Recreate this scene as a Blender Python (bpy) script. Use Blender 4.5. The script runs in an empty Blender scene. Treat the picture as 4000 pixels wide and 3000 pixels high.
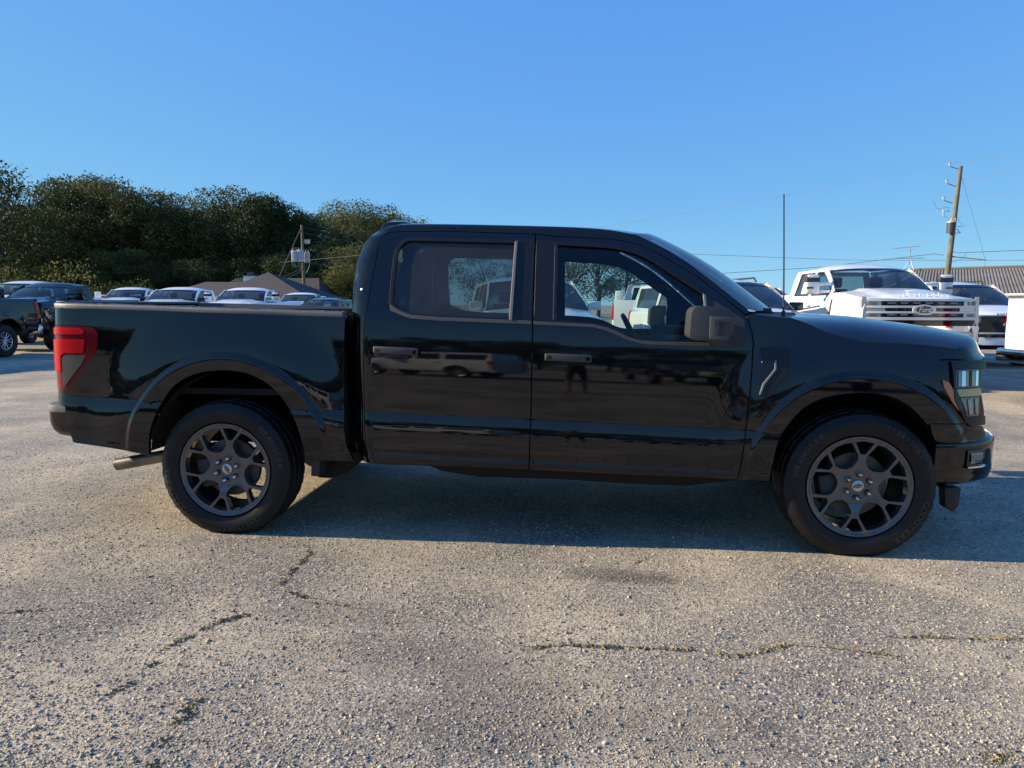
import bpy, bmesh, math, random
import numpy as np
from mathutils import Vector, Matrix
from mathutils.geometry import delaunay_2d_cdt
SC = bpy.context.scene
COL = SC.collection
rad = math.radians
# ------------------------------------------------------------------ camera, sky, sun, exposure
cam_d = bpy.data.cameras.new('camera')
cam = bpy.data.objects.new('camera', cam_d)
COL.objects.link(cam)
SC.camera = cam
cam_d.sensor_fit = 'HORIZONTAL'
cam_d.sensor_width = 36.0
cam_d.lens = 36.0 * 2770 / 4000
cam_d.clip_start = 0.05
cam_d.clip_end = 3000
_r = Vector((0.99509169, 0.09891108, 0.00302026))
_u = Vector((-0.01406131, 0.1111204, 0.99370747))
_f = Vector((-0.09795307, 0.98887252, -0.1119658))
_m = Matrix((( _r.x, _u.x, -_f.x, -1.545), (_r.y, _u.y, -_f.y, -5.0074), (_r.z, _u.z, -_f.z, 1.4037), (0, 0, 0, 1)))
cam.matrix_world = _m
SUN_EL, SUN_AZ_FROM = 23.0, 181.5      # sun stands over -x (left of the picture), a touch to the camera's side
wd = bpy.data.worlds.new('World')
SC.world = wd
wd.use_nodes = True
nt = wd.node_tree
sky = nt.nodes.new('ShaderNodeTexSky')
sky.sky_type = 'NISHITA'
sky.sun_disc = False
sky.sun_elevation = rad(SUN_EL)
sky.sun_rotation = rad(-91.5)
sky.altitude = 1500
sky.air_density = 0.6
sky.dust_density = 0.0
sky.ozone_density = 6.0
bg = nt.nodes['Background']
bg.inputs['Strength'].default_value = 0.105
# film-like response of the whole dome: each colour channel is compressed by its own power, the same in every direction
sep = nt.nodes.new('ShaderNodeSeparateColor'); com = nt.nodes.new('ShaderNodeCombineColor')
nt.links.new(sky.outputs[0], sep.inputs[0])
for ch, (p, k) in enumerate(((0.58, 0.975), (0.40, 1.73), (0.05, 3.86))):
    pw = nt.nodes.new('ShaderNodeMath'); pw.operation = 'POWER'; pw.inputs[1].default_value = p
    ml = nt.nodes.new('ShaderNodeMath'); ml.operation = 'MULTIPLY'; ml.inputs[1].default_value = k
    nt.links.new(sep.outputs[ch], pw.inputs[0]); nt.links.new(pw.outputs[0], ml.inputs[0]); nt.links.new(ml.outputs[0], com.inputs[ch])
nt.links.new(com.outputs[0], bg.inputs[0])
sd = bpy.data.lights.new('sun', 'SUN')
sd.energy = 4.4
sd.angle = rad(0.53)
sd.color = (1.0, 0.83, 0.60)
sun = bpy.data.objects.new('sun', sd)
COL.objects.link(sun)
_sd = Vector((math.cos(rad(SUN_EL)) * math.cos(rad(SUN_AZ_FROM)), math.cos(rad(SUN_EL)) * math.sin(rad(SUN_AZ_FROM)), math.sin(rad(SUN_EL))))
sun.rotation_euler = _sd.to_track_quat('Z', 'Y').to_euler()
sun.location = (-20, 0, 20)
SC.view_settings.view_transform = 'Standard'
SC.view_settings.look = 'None'
SC.view_settings.exposure = 1.0
SC.view_settings.gamma = 1.0
SC.view_settings.use_curve_mapping = False
SC.render.engine = 'CYCLES'
SC.cycles.max_bounces = 10
SC.cycles.transparent_max_bounces = 24
SC.cycles.glossy_bounces = 5
SC.cycles.sample_clamp_indirect = 6.0
# ------------------------------------------------------------------ materials
def newmat(name):
    m = bpy.data.materials.new(name)
    m.use_nodes = True
    return m, m.node_tree, m.node_tree.nodes['Principled BSDF']
def mat(name, col, rough=0.5, metal=0.0, spec=0.5, coat=0.0, coat_rough=0.03, bump=0.0, bscale=200.0, var=0.0, vscale=4.0):
    m, t, b = newmat(name)
    b.inputs['Base Color'].default_value = (*col, 1)
    b.inputs['Roughness'].default_value = rough
    b.inputs['Metallic'].default_value = metal
    b.inputs['Specular IOR Level'].default_value = spec
    b.inputs['Coat Weight'].default_value = coat
    b.inputs['Coat Roughness'].default_value = coat_rough
    if bump or var:
        tc = t.nodes.new('ShaderNodeTexCoord')
    if bump:
        n = t.nodes.new('ShaderNodeTexNoise'); n.inputs['Scale'].default_value = bscale; n.inputs['Detail'].default_value = 3
        bp = t.nodes.new('ShaderNodeBump'); bp.inputs['Strength'].default_value = bump; bp.inputs['Distance'].default_value = 0.002
        t.links.new(tc.outputs['Object'], n.inputs['Vector']); t.links.new(n.outputs['Fac'], bp.inputs['Height']); t.links.new(bp.outputs[0], b.inputs['Normal'])
    if var:
        n = t.nodes.new('ShaderNodeTexNoise'); n.inputs['Scale'].default_value = vscale; n.inputs['Detail'].default_value = 6
        r = t.nodes.new('ShaderNodeMapRange'); r.inputs[1].default_value = 0.3; r.inputs[2].default_value = 0.7
        r.inputs[3].default_value = 1 - var; r.inputs[4].default_value = 1 + var
        mx = t.nodes.new('ShaderNodeVectorMath'); mx.operation = 'SCALE'; mx.inputs[0].default_value = col
        t.links.new(tc.outputs['Object'], n.inputs['Vector']); t.links.new(n.outputs['Fac'], r.inputs[0]); t.links.new(r.outputs[0], mx.inputs['Scale'])
        t.links.new(mx.outputs[0], b.inputs['Base Color'])
    return m
def glassmat(name, tint, ior=1.5, rough=0.0, dirt=0.0):
    # one-sheet pane: tinted see-through, mirror by Fresnel
    m, t, b = newmat(name)
    t.nodes.remove(b)
    out = t.nodes['Material Output']
    tr = t.nodes.new('ShaderNodeBsdfTransparent'); tr.inputs[0].default_value = (*tint, 1)
    gl = t.nodes.new('ShaderNodeBsdfGlossy'); gl.inputs['Roughness'].default_value = rough
    fr = t.nodes.new('ShaderNodeFresnel'); fr.inputs[0].default_value = ior
    mx = t.nodes.new('ShaderNodeMixShader')
    t.links.new(fr.outputs[0], mx.inputs[0]); t.links.new(tr.outputs[0], mx.inputs[1]); t.links.new(gl.outputs[0], mx.inputs[2])
    last = mx
    if dirt:
        df = t.nodes.new('ShaderNodeBsdfDiffuse'); df.inputs[0].default_value = (0.5, 0.55, 0.55, 1)
        tc = t.nodes.new('ShaderNodeTexCoord'); n = t.nodes.new('ShaderNodeTexNoise'); n.inputs['Scale'].default_value = 3; n.inputs['Detail'].default_value = 6
        r = t.nodes.new('ShaderNodeMapRange'); r.inputs[1].default_value = .3; r.inputs[2].default_value = .75; r.inputs[3].default_value = dirt * .5; r.inputs[4].default_value = dirt * 1.4
        m2 = t.nodes.new('ShaderNodeMixShader')
        t.links.new(tc.outputs['Object'], n.inputs['Vector']); t.links.new(n.outputs['Fac'], r.inputs[0]); t.links.new(r.outputs[0], m2.inputs[0])
        t.links.new(mx.outputs[0], m2.inputs[1]); t.links.new(df.outputs[0], m2.inputs[2]); last = m2
    t.links.new(last.outputs[0], out.inputs[0])
    return m
def paint(name, col, rough=0.35, coat=1.0, flake=0.0):
    m, t, b = newmat(name)
    b.inputs['Base Color'].default_value = (*col, 1)
    b.inputs['Roughness'].default_value = rough
    b.inputs['Coat Weight'].default_value = coat
    b.inputs['Coat Roughness'].default_value = 0.012
    b.inputs['Coat IOR'].default_value = 1.53
    b.inputs['Specular IOR Level'].default_value = 0.0 if max(col) < .1 else 0.3
    tc = t.nodes.new('ShaderNodeTexCoord'); n = t.nodes.new('ShaderNodeTexNoise'); n.inputs['Scale'].default_value = 160; n.inputs['Detail'].default_value = 2
    bp = t.nodes.new('ShaderNodeBump'); bp.inputs['Strength'].default_value = 0.02; bp.inputs['Distance'].default_value = 0.0012   # orange peel
    t.links.new(tc.outputs['Object'], n.inputs['Vector']); t.links.new(n.outputs['Fac'], bp.inputs['Height']); t.links.new(bp.outputs[0], b.inputs['Coat Normal'])
    return m
M = {}
M['black_paint'] = paint('black_paint', (0.0035, 0.0038, 0.0045))
M['dark_paint'] = paint('dark_paint', (0.01, 0.011, 0.013))
M['grey_paint'] = paint('grey_paint', (0.035, 0.034, 0.034), flake=1)
M['white_paint'] = paint('white_paint', (0.78, 0.79, 0.78), 0.4)
M['trim'] = mat('trim', (0.022, 0.022, 0.023), 0.55, bump=0.35, bscale=900)
M['rail_cap'] = mat('rail_cap', (0.11, 0.11, 0.105), 0.5, bump=0.5, bscale=700)
M['gloss_black'] = mat('gloss_black', (0.004, 0.004, 0.004), 0.08)
M['belt_trim'] = mat('belt_trim', (0.062, 0.062, 0.062), 0.5, bump=.4, bscale=700)
M['satin_pillar'] = mat('satin_pillar', (0.007, 0.007, 0.0085), 0.34, spec=.4, bump=0.3, bscale=1200)
M['underbody'] = mat('underbody', (0.008, 0.008, 0.008), 0.8)
M['liner'] = mat('liner', (0.006, 0.006, 0.006), 0.85)
M['rubber'] = mat('rubber', (0.0085, 0.0085, 0.009), 0.52, spec=.3, bump=0.3, bscale=500, var=0.25, vscale=9)
M['letter_rubber'] = mat('letter_rubber', (0.026, 0.026, 0.026), 0.4)
M['rim_grey'] = mat('rim_grey', (0.085, 0.088, 0.10), 0.28, metal=0.6, coat=0.8, coat_rough=0.08)
M['rim_silver'] = mat('rim_silver', (0.5, 0.5, 0.52), 0.25, metal=0.9)
M['rim_barrel'] = mat('rim_barrel', (0.02, 0.02, 0.021), 0.45, metal=0.5)
M['chrome'] = mat('chrome', (0.75, 0.75, 0.76), 0.06, metal=1.0)
M['satin_silver'] = mat('satin_silver', (0.5, 0.5, 0.49), 0.28, metal=0.8)
M['bar_grey'] = mat('bar_grey', (0.62, 0.63, 0.6), 0.3, metal=0.15, coat=0.5)
M['brake_metal'] = mat('brake_metal', (0.09, 0.078, 0.062), 0.5, metal=0.2, var=0.2, vscale=20)
M['steel'] = mat('steel', (0.2, 0.17, 0.14), 0.38, metal=0.8, var=0.3, vscale=12)
M['red_lens'] = mat('red_lens', (0.50, 0.001, 0.006), 0.16, spec=.3, bump=.3, bscale=120)
M['deep_red_lens'] = mat('deep_red_lens', (0.15, 0.001, 0.006), 0.14, spec=.3)
M['smoke_lens'] = mat('smoke_lens', (0.045, 0.042, 0.043), 0.12, coat=1, bump=0.6, bscale=60)
M['amber_lens'] = mat('amber_lens', (0.5, 0.12, 0.012), 0.12, coat=1, bump=0.5, bscale=90)
M['clear_lens'] = mat('clear_lens', (0.40, 0.41, 0.42), 0.10, metal=0.6, coat=1)
M['seal'] = mat('seal', (0.006, 0.006, 0.006), 0.9, spec=.1)
M['bar_trim'] = mat('bar_trim', (0.15, 0.148, 0.142), 0.5)
M['lamp_inner'] = mat('lamp_inner', (0.30, 0.28, 0.25), 0.22, metal=.85)
M['lamp_bronze'] = mat('lamp_bronze', (0.42, 0.24, 0.13), 0.2, metal=.7, coat=.5)
M['lens_dark'] = mat('lens_dark', (0.10, 0.105, 0.11), 0.1, coat=1)
M['glass'] = glassmat('glass', (0.70, 0.80, 0.78))
M['glass_dark'] = glassmat('glass_dark', (0.36, 0.44, 0.44), dirt=0.05)
M['windscreen_glass'] = glassmat('windscreen_glass', (0.62, 0.72, 0.70), dirt=0.02)
M['privacy_far'] = glassmat('privacy_far', (0.16, 0.2, 0.21))
M['cloth'] = mat('cloth', (0.022, 0.023, 0.025), 0.85)
M['cabin_grey'] = mat('cabin_grey', (0.03, 0.03, 0.032), 0.7)
M['headliner'] = mat('headliner', (0.11, 0.11, 0.105), 0.9)
M['letter_dark'] = mat('letter_dark', (0.02, 0.02, 0.025), 0.4)
M['letter_grey'] = mat('letter_grey', (0.34, 0.35, 0.36), 0.4, metal=0.4)
M['emblem_blue'] = mat('emblem_blue', (0.035, 0.045, 0.06), 0.25, coat=0.6)
M['paper'] = mat('paper', (0.75, 0.75, 0.73), 0.8)
M['paper_blue'] = mat('paper_blue', (0.12, 0.2, 0.42), 0.8)
M['plastic_mirror'] = mat('plastic_mirror', (0.036, 0.038, 0.043), 0.5, bump=0.5, bscale=600)
# ------------------------------------------------------------------ object helpers
def tag(o, label=None, cat=None, group=None, kind=None):
    if label: o['label'] = label
    if cat: o['category'] = cat
    if group: o['group'] = group
    if kind: o['kind'] = kind
    return o
def empty(name, loc=(0, 0, 0), rz=0.0):
    o = bpy.data.objects.new(name, None); o.empty_display_size = 0.3
    o.location = loc; o.rotation_euler = (0, 0, rz); COL.objects.link(o); return o
class Geo:
    def __init__(self): self.v = []; self.f = []; self.n = []; self.mi = []; self.count = 0; self.hasn = False
    def add(self, v, f, n=None, mi=0):
        v = np.asarray(v, float).reshape(-1, 3)
        self.v.append(v)
        self.f += [tuple(int(i) + self.count for i in q) for q in f]
        self.mi += [mi] * len(f)
        if n is None: self.n.append(np.zeros_like(v))
        else: self.n.append(np.asarray(n, float)); self.hasn = True
        self.count += len(v); return self
    def build(self, name, mats, parent=None, smooth=True, angle=32):
        if not isinstance(mats, (list, tuple)): mats = [mats]
        v = np.concatenate(self.v) if self.v else np.zeros((0, 3))
        me = bpy.data.meshes.new(name)
        me.from_pydata(v.tolist(), [], self.f)
        for m in mats: me.materials.append(m)
        if len(mats) > 1: me.polygons.foreach_set('material_index', self.mi)
        if smooth:
            me.polygons.foreach_set('use_smooth', [True] * len(me.polygons))
            if self.hasn:
                n = np.concatenate(self.n)
                me.normals_split_custom_set_from_vertices(n.tolist())
            else: me.set_sharp_from_angle(angle=rad(angle))
        me.update()
        o = bpy.data.objects.new(name, me); COL.objects.link(o)
        if parent is not None: o.parent = parent
        return o
def copy_tree(o, parent=None):
    c = o.copy(); COL.objects.link(c)
    if parent is not None: c.parent = parent
    for ch in list(KIDS.get(o.name, o.children)): copy_tree(ch, c)
    return c
KIDS = {}
# ---- primitive shapes (verts, faces)
def box(x0, x1, y0, y1, z0, z1, b=0.0, seg=2):
    x0, x1 = sorted((x0, x1)); y0, y1 = sorted((y0, y1)); z0, z1 = sorted((z0, z1))
    bm = bmesh.new()
    bmesh.ops.create_cube(bm, size=1)
    for v in bm.verts:
        v.co = Vector(((x0 + x1) / 2 + v.co.x * (x1 - x0), (y0 + y1) / 2 + v.co.y * (y1 - y0), (z0 + z1) / 2 + v.co.z * (z1 - z0)))
    if b > 0: bmesh.ops.bevel(bm, geom=bm.edges[:], offset=b, segments=seg, affect='EDGES', profile=0.5)
    return bmout(bm)
def bmout(bm):
    bm.verts.index_update()
    v = [tuple(w.co) for w in bm.verts]; f = [[w.index for w in q.verts] for q in bm.faces]
    bm.free(); return v, f
def xf(vf, mtx):
    v, f = vf
    v = np.asarray(v, float); m = np.array(mtx)
    w = v @ m[:3, :3].T + m[:3, 3]
    if np.linalg.det(m[:3, :3]) < 0: f = [tuple(reversed(q)) for q in f]
    return w, f
def tube(path, r, n=8, caps=True):
    P = [Vector(p) for p in path]; rs = r if isinstance(r, (list, tuple)) else [r] * len(P)
    V, F = [], []
    up = None
    for i, p in enumerate(P):
        t = (P[min(i + 1, len(P) - 1)] - P[max(i - 1, 0)]).normalized()
        if up is None: up = t.orthogonal().normalized()
        up = (up - t * up.dot(t)).normalized(); s = t.cross(up)
        for k in range(n):
            a = 2 * math.pi * k / n
            V.append(tuple(p + (up * math.cos(a) + s * math.sin(a)) * rs[i]))
    for i in range(len(P) - 1):
        for k in range(n):
            a, b = i * n + k, i * n + (k + 1) % n
            F.append((a, b, b + n, a + n))
    if caps: F.append(tuple(reversed(range(n)))); F.append(tuple(range((len(P) - 1) * n, len(P) * n)))
    return V, F
def lathe(prof, n=48, rfun=None):
    # prof: (radius, axial) -> ring around the y axis
    V, F = [], []
    for j, (r, h) in enumerate(prof):
        for k in range(n):
            a = 2 * math.pi * k / n; rr = r if rfun is None else rfun(j, k, r)
            V.append((rr * math.cos(a), h, rr * math.sin(a)))
    for j in range(len(prof) - 1):
        for k in range(n):
            a, b = j * n + k, j * n + (k + 1) % n
            F.append((a, a + n, b + n, b))
    return V, F
def gridsurf(P, flip=False):
    nu, nv = len(P), len(P[0]); V = [tuple(p) for row in P for p in row]; F = []
    for i in range(nu - 1):
        for j in range(nv - 1):
            q = (i * nv + j, (i + 1) * nv + j, (i + 1) * nv + j + 1, i * nv + j + 1)
            F.append(tuple(reversed(q)) if flip else q)
    return V, F
def prism(poly, a0, a1, axis='y', b=0.0, seg=2):
    # poly in the two other axes (x,z for y; y,z for x; x,y for z)
    bm = bmesh.new()
    def P(p, a): return {'y': (p[0], a, p[1]), 'x': (a, p[0], p[1]), 'z': (p[0], p[1], a)}[axis]
    lo = [bm.verts.new(P(p, a0)) for p in poly]; hi = [bm.verts.new(P(p, a1)) for p in poly]
    n = len(poly)
    bm.faces.new(lo); bm.faces.new(list(reversed(hi)))
    for i in range(n): bm.faces.new((lo[i], hi[i], hi[(i + 1) % n], lo[(i + 1) % n]))
    bmesh.ops.recalc_face_normals(bm, faces=bm.faces[:])
    if b > 0: bmesh.ops.bevel(bm, geom=bm.edges[:], offset=b, segments=seg, affect='EDGES', profile=0.5, clamp_overlap=True)
    return bmout(bm)
def fillet(pts, r, seg=4):
    out = []; n = len(pts)
    for i in range(n):
        a, p, c = Vector(pts[i - 1]), Vector(pts[i]), Vector(pts[(i + 1) % n])
        ri = r[i] if isinstance(r, (list, tuple)) else r
        d1, d2 = (a - p), (c - p); l = min(ri, d1.length * .48, d2.length * .48)
        if l < 1e-4: out.append(tuple(p)); continue
        s, e = p + d1.normalized() * l, p + d2.normalized() * l
        for k in range(seg + 1):
            t = k / seg; out.append(tuple((1 - t) ** 2 * s + 2 * t * (1 - t) * p + t * t * e))
    return out
def spl(pts, m=4):
    # open Catmull-Rom through points
    P = [np.array(p, float) for p in pts]; out = []
    for i in range(len(P) - 1):
        p0 = P[i - 1] if i else 2 * P[0] - P[1]; p1, p2 = P[i], P[i + 1]; p3 = P[i + 2] if i + 2 < len(P) else 2 * P[-1] - P[-2]
        for k in range(m):
            t = k / m
            out.append(tuple(.5 * ((2 * p1) + (-p0 + p2) * t + (2 * p0 - 5 * p1 + 4 * p2 - p3) * t * t + (-p0 + 3 * p1 - 3 * p2 + p3) * t ** 3)))
    out.append(tuple(P[-1])); return out
def resample(pts, step):
    out = []; n = len(pts)
    for i in range(n):
        a, b = np.array(pts[i], float), np.array(pts[(i + 1) % n], float); L = np.linalg.norm(b - a)
        k = max(1, int(math.ceil(L / step)))
        for j in range(k): out.append(tuple(a + (b - a) * j / k))
    q = [out[0]]
    for p in out[1:]:
        if math.hypot(p[0] - q[-1][0], p[1] - q[-1][1]) > 1e-4: q.append(p)
    return q
def inpoly(P, poly):
    x, y = P[:, 0], P[:, 1]; r = np.zeros(len(P), bool); q = np.array(poly); n = len(q)
    for i in range(n):
        x1, y1 = q[i]; x2, y2 = q[(i + 1) % n]
        c = ((y1 > y) != (y2 > y))
        if y1 != y2: r ^= c & (x < (x2 - x1) * (y - y1) / (y2 - y1) + x1)
    return r
def distpoly(P, poly):
    q = np.array(poly); d = np.full(len(P), 1e9)
    for i in range(len(q)):
        a, b = q[i], q[(i + 1) % len(q)]; ab = b - a; L = ab @ ab
        t = np.clip(((P - a) @ ab) / max(L, 1e-12), 0, 1); e = P - (a + t[:, None] * ab)
        d = np.minimum(d, np.sqrt((e ** 2).sum(1)))
    return d
def area(poly):
    return .5 * sum(poly[i - 1][0] * poly[i][1] - poly[i][0] * poly[i - 1][1] for i in range(len(poly)))
def sidemap(Wf, side, off=0.0):
    def f(a, b): return (a, side * (Wf(a, b) + off), b)
    f.sign = side; return f
def frontmap(FX, off=0.0):
    # outline given as (y, z); surface x = FX(y, z)
    def f(a, b): return (FX(a, b) + off, a, b)
    f.sign = 2; return f
def panel(geo, outline, mapf, holes=(), step=0.03, lines=None, rim=0.012, mi=0, extra=None, rimmi=None, excl=()):
    out = resample(outline, step); hs = [resample(h, step) for h in holes]
    if area(out) < 0: out = out[::-1]
    q = np.array(out); lo, hi = q.min(0), q.max(0)
    bs = list(np.arange(lo[1] - .4, hi[1] + .4, step))
    if lines: bs = [b for b in bs if min(abs(b - l) for l in lines) > step * .3] + list(lines)
    xs = np.arange(lo[0], hi[0] + step, step)
    shear = getattr(mapf, 'shear', None)
    pts = [(x, b if shear is None else shear(x, b)) for x in xs for b in bs]
    pts = [p for p in pts if not any(r0 < math.hypot(p[0] - cx, p[1] - cz) < r1 for cx, cz, r0, r1 in excl)]
    if extra: pts += extra
    P = np.array(pts); ok = inpoly(P, out)
    P = P[ok]; d = distpoly(P, out)
    for h in hs:
        d = np.where(inpoly(P, h), -1, d); d = np.minimum(d, np.where(d > 0, distpoly(P, h), d))
    P = P[d > step * .28]
    V = list(out); E = [(i, (i + 1) % len(out)) for i in range(len(out))]
    for h in hs:
        k = len(V); V += h; E += [(k + i, k + (i + 1) % len(h)) for i in range(len(h))]
    V += [tuple(p) for p in P]
    r = delaunay_2d_cdt([Vector(p) for p in V], E, [], 0, 1e-5)
    v2 = np.array([tuple(p) for p in r[0]]); T = np.array([t for t in r[2] if len(t) == 3])
    c = v2[T].mean(1); keep = inpoly(c, out)
    for h in hs: keep &= ~inpoly(c, h)
    T = T[keep]
    a2 = v2[T]; ar = ((a2[:, 1, 0] - a2[:, 0, 0]) * (a2[:, 2, 1] - a2[:, 0, 1]) - (a2[:, 2, 0] - a2[:, 0, 0]) * (a2[:, 1, 1] - a2[:, 0, 1]))
    T[ar < 0] = T[ar < 0][:, ::-1]
    used, inv = np.unique(T, return_inverse=True); v2 = v2[used]; T = inv.reshape(T.shape)
    s = mapf.sign
    def nrm(a, b, e=0.002):
        pa, pb = np.subtract(mapf(a + e, b), mapf(a - e, b)), np.subtract(mapf(a, b + e), mapf(a, b - e))
        n = np.cross(pa, pb)
        if s == 1: n = -n
        return n / (np.linalg.norm(n) + 1e-12)
    p3 = np.array([mapf(a, b) for a, b in v2]); n3 = np.array([nrm(a, b) for a, b in v2])
    F = T.tolist()
    if s == 1: F = [t[::-1] for t in F]
    geo.add(p3, F, n3, mi)
    if rim:
        for loop, sg in [(out, 1)] + [(h, -1) for h in hs]:
            if area(loop) < 0: loop = loop[::-1]
            k = len(loop); VV, NN, FF = [], [], []
            for i, (a, b) in enumerate(loop):
                (ax, ay), (cx, cy) = loop[i - 1], loop[(i + 1) % k]
                tx, ty = cx - ax, cy - ay; L = math.hypot(tx, ty) + 1e-9
                ox, oy = ty / L * sg, -tx / L * sg
                p = np.array(mapf(a, b)); n = nrm(a, b)
                o3 = np.array((ox, 0, oy)) if s != 2 else np.array((0, ox, oy))
                m1 = n * .75 + o3 * .65; m1 /= np.linalg.norm(m1)
                VV += [p + o3 * 0.0, p - n * 0.0025 + o3 * 0.0022, p - n * rim]; NN += [m1, o3, o3]
            for i in range(k):
                j = (i + 1) % k
                for e in (0, 1):
                    fq = (i * 3 + e, i * 3 + 1 + e, j * 3 + 1 + e, j * 3 + e)
                    if (s == 1) != (sg < 0): fq = fq[::-1]
                    FF.append(fq)
            geo.add(VV, FF, NN, mi if rimmi is None else rimmi)
    return geo
# ---- lettering
_TX = {}
def textgeo(s, size=1.0, extrude=0.0, shear=0.0, space=1.0):
    key = (s, shear, space)
    if key not in _TX:
        cu = bpy.data.curves.new('lettering', 'FONT'); cu.body = s; cu.size = 1; cu.shear = shear; cu.align_x = 'CENTER'; cu.align_y = 'CENTER'
        cu.resolution_u = 2; cu.extrude = 0.5; cu.offset = 0.02 if len(s) == 1 else 0.0; cu.space_character = space
        ob = bpy.data.objects.new('lettering', cu); COL.objects.link(ob)
        dg = bpy.context.evaluated_depsgraph_get(); me = bpy.data.meshes.new_from_object(ob.evaluated_get(dg))
        v = np.array([tuple(w.co) for w in me.vertices]) if len(me.vertices) else np.zeros((0, 3)); f = [tuple(p.vertices) for p in me.polygons]
        bpy.data.objects.remove(ob); bpy.data.curves.remove(cu); bpy.data.meshes.remove(me)
        _TX[key] = (v, f)
    v, f = _TX[key]
    return v * np.array((size, size, extrude)), f
for _s in set('GOODYEARWRANGLERTERRITORY275/60R20'): textgeo(_s)
textgeo('Ford', shear=0.35); textgeo('SUPER DUTY', space=1.05); textgeo('F250'); textgeo('E X P E D I T I O N')
# ------------------------------------------------------------------ the hero truck's skin: half width as a function of (x, z)
def interp(t,x):
    if x<=t[0][0]: return t[0][1]
    for a,b in zip(t,t[1:]):
        if x<=b[0]:
            return a[1]+(b[1]-a[1])*(x-a[0])/(b[0]-a[0])
    return t[-1][1]
def build_lut(tilt,z0,w0,za,zb,n=700):
    dz=(zb-za)/n; zs=[za+i*dz for i in range(n+1)]
    w=[0.0]
    for i in range(n):
        w.append(w[-1]-math.tan(math.radians(interp(tilt,zs[i]+dz/2)))*dz)
    k=(z0-za)/dz; i=int(k); ref=w[i]+(w[i+1]-w[i])*(k-i)
    return (za,dz,[a-ref+w0 for a in w])
def lut(T,z):
    za,dz,w=T; k=max(0,min(len(w)-1.001,(z-za)/dz)); i=int(k); return w[i]+(w[i+1]-w[i])*(k-i)
def ss(a,b,x):
    t=max(0.0,min(1.0,(x-a)/(b-a))); return t*t*(3-2*t)
TILT=[(0.30,-18),(0.42,-10),(0.455,-5),(0.486,0),(0.491,14),(0.500,14),(0.505,-1),(0.56,0.0),(0.61,2.0),(0.65,5),(0.685,8),(0.72,11),(0.742,12),(0.749,1.0),(0.78,-0.6),(0.88,0.0),(0.94,0.8),(1.05,2.3),(1.167,4.2),(1.29,7.5),(1.42,9.5)]
LOW=build_lut(TILT,1.0,.962,.2,1.6)
CABT=[t for t in TILT if t[0]<1.2]+[(1.25,6.5),(1.29,9),(1.32,17),(1.36,19.5),(1.70,20.5),(1.80,24),(1.86,45),(1.90,60)]
CAB=build_lut(CABT,1.0,.962,.2,2.0)
WB=3.693
def zeff(x,z): return z+(0.02+.04*max(0,min(.3,z-.45)))*(x+2.0)
ARCH=((-.02,.43,.49),(-3.663,.46,.525))
def bulge(x,z,amp=.042):
    b=0
    for cx,cz,R in ARCH:
        r=math.hypot(x-cx,z-cz)
        if r<1.0:
            up=ss(-.25,.35,z-cz)
            g=1-ss(R+.10,R+.44,r)
            lip=.016*(1-ss(R+.095,R+.132,r))
            b=max(b,amp*g*max(up,.25)+lip*max(up,.5))
    return b
def front(x):
    if x<=.2: return 1.0
    t=min(.999,(x-.2)/.73); return (1-t**3.2)**(1/3.2)
def Wbed(x,z):
    w=lut(LOW,zeff(x,z))+bulge(x,z)
    e=-4.62-x
    if e>0: w-=0.9*e*e+4*max(0,e-.10)**2
    return w
def rearcab(z): return interp([(.46,-2.87),(.6,-2.915),(1.3,-2.925),(1.5,-2.935),(1.67,-2.925),(1.80,-2.88),(1.86,-2.82),(1.92,-2.70)],z)
def Wcab(x,z):
    w=lut(CAB,zeff(x,z)*1.0 if z<1.25 else z+.03*(x+2.0)*ss(1.9,1.25,z)+0)
    if z>1.3: w-=.03*ss(-1.5,-.3,x)*ss(1.3,1.7,z)
    e=rearcab(z)+.13-x
    if e>0: w-=6*e*e
    return w+bulge(x,z)*ss(-.95,-.6,x)
def Wfen(x,z):
    w=lut(LOW,zeff(x,z))+bulge(x,z)
    if z>1.02:
        t=z-1.02; w-= .5*t*t*ss(-.6,.2,x)
    return w*front(x)
def unrake(x, b):
    # height at x of the line that sits at b for x = -2
    z = b
    for _ in range(3): z = b - (zeff(x, z) - z)
    return z
CREASES = [.486, .491, .4955, .500, .505, .72, .742, .7455, .749, .76]
def smap(Wf, side, off=0.0):
    f = sidemap(Wf, side, off); f.shear = unrake; return f
def ringpts(cx, cz, R, radii, a0=-5, a1=185):
    return [(cx + (R + r) * math.cos(rad(a)), cz + (R + r) * math.sin(rad(a))) for r in radii for a in np.arange(a0, a1, 1.6)]
def offset_poly(poly, d):
    if area(poly) < 0: poly = poly[::-1]
    out = []; n = len(poly)
    for i in range(n):
        a, p, c = np.array(poly[i - 1], float), np.array(poly[i], float), np.array(poly[(i + 1) % n], float)
        t1, t2 = (p - a) / (np.linalg.norm(p - a) + 1e-9), (c - p) / (np.linalg.norm(c - p) + 1e-9)
        n1, n2 = np.array((t1[1], -t1[0])), np.array((t2[1], -t2[0])); m = n1 + n2; m /= max(.5, m @ m / 2 + 1e-9) ** .5 * 1.0
        m = (n1 + n2) / max(.4, 1 + n1 @ n2); out.append(tuple(p + m * d))
    return out
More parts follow.
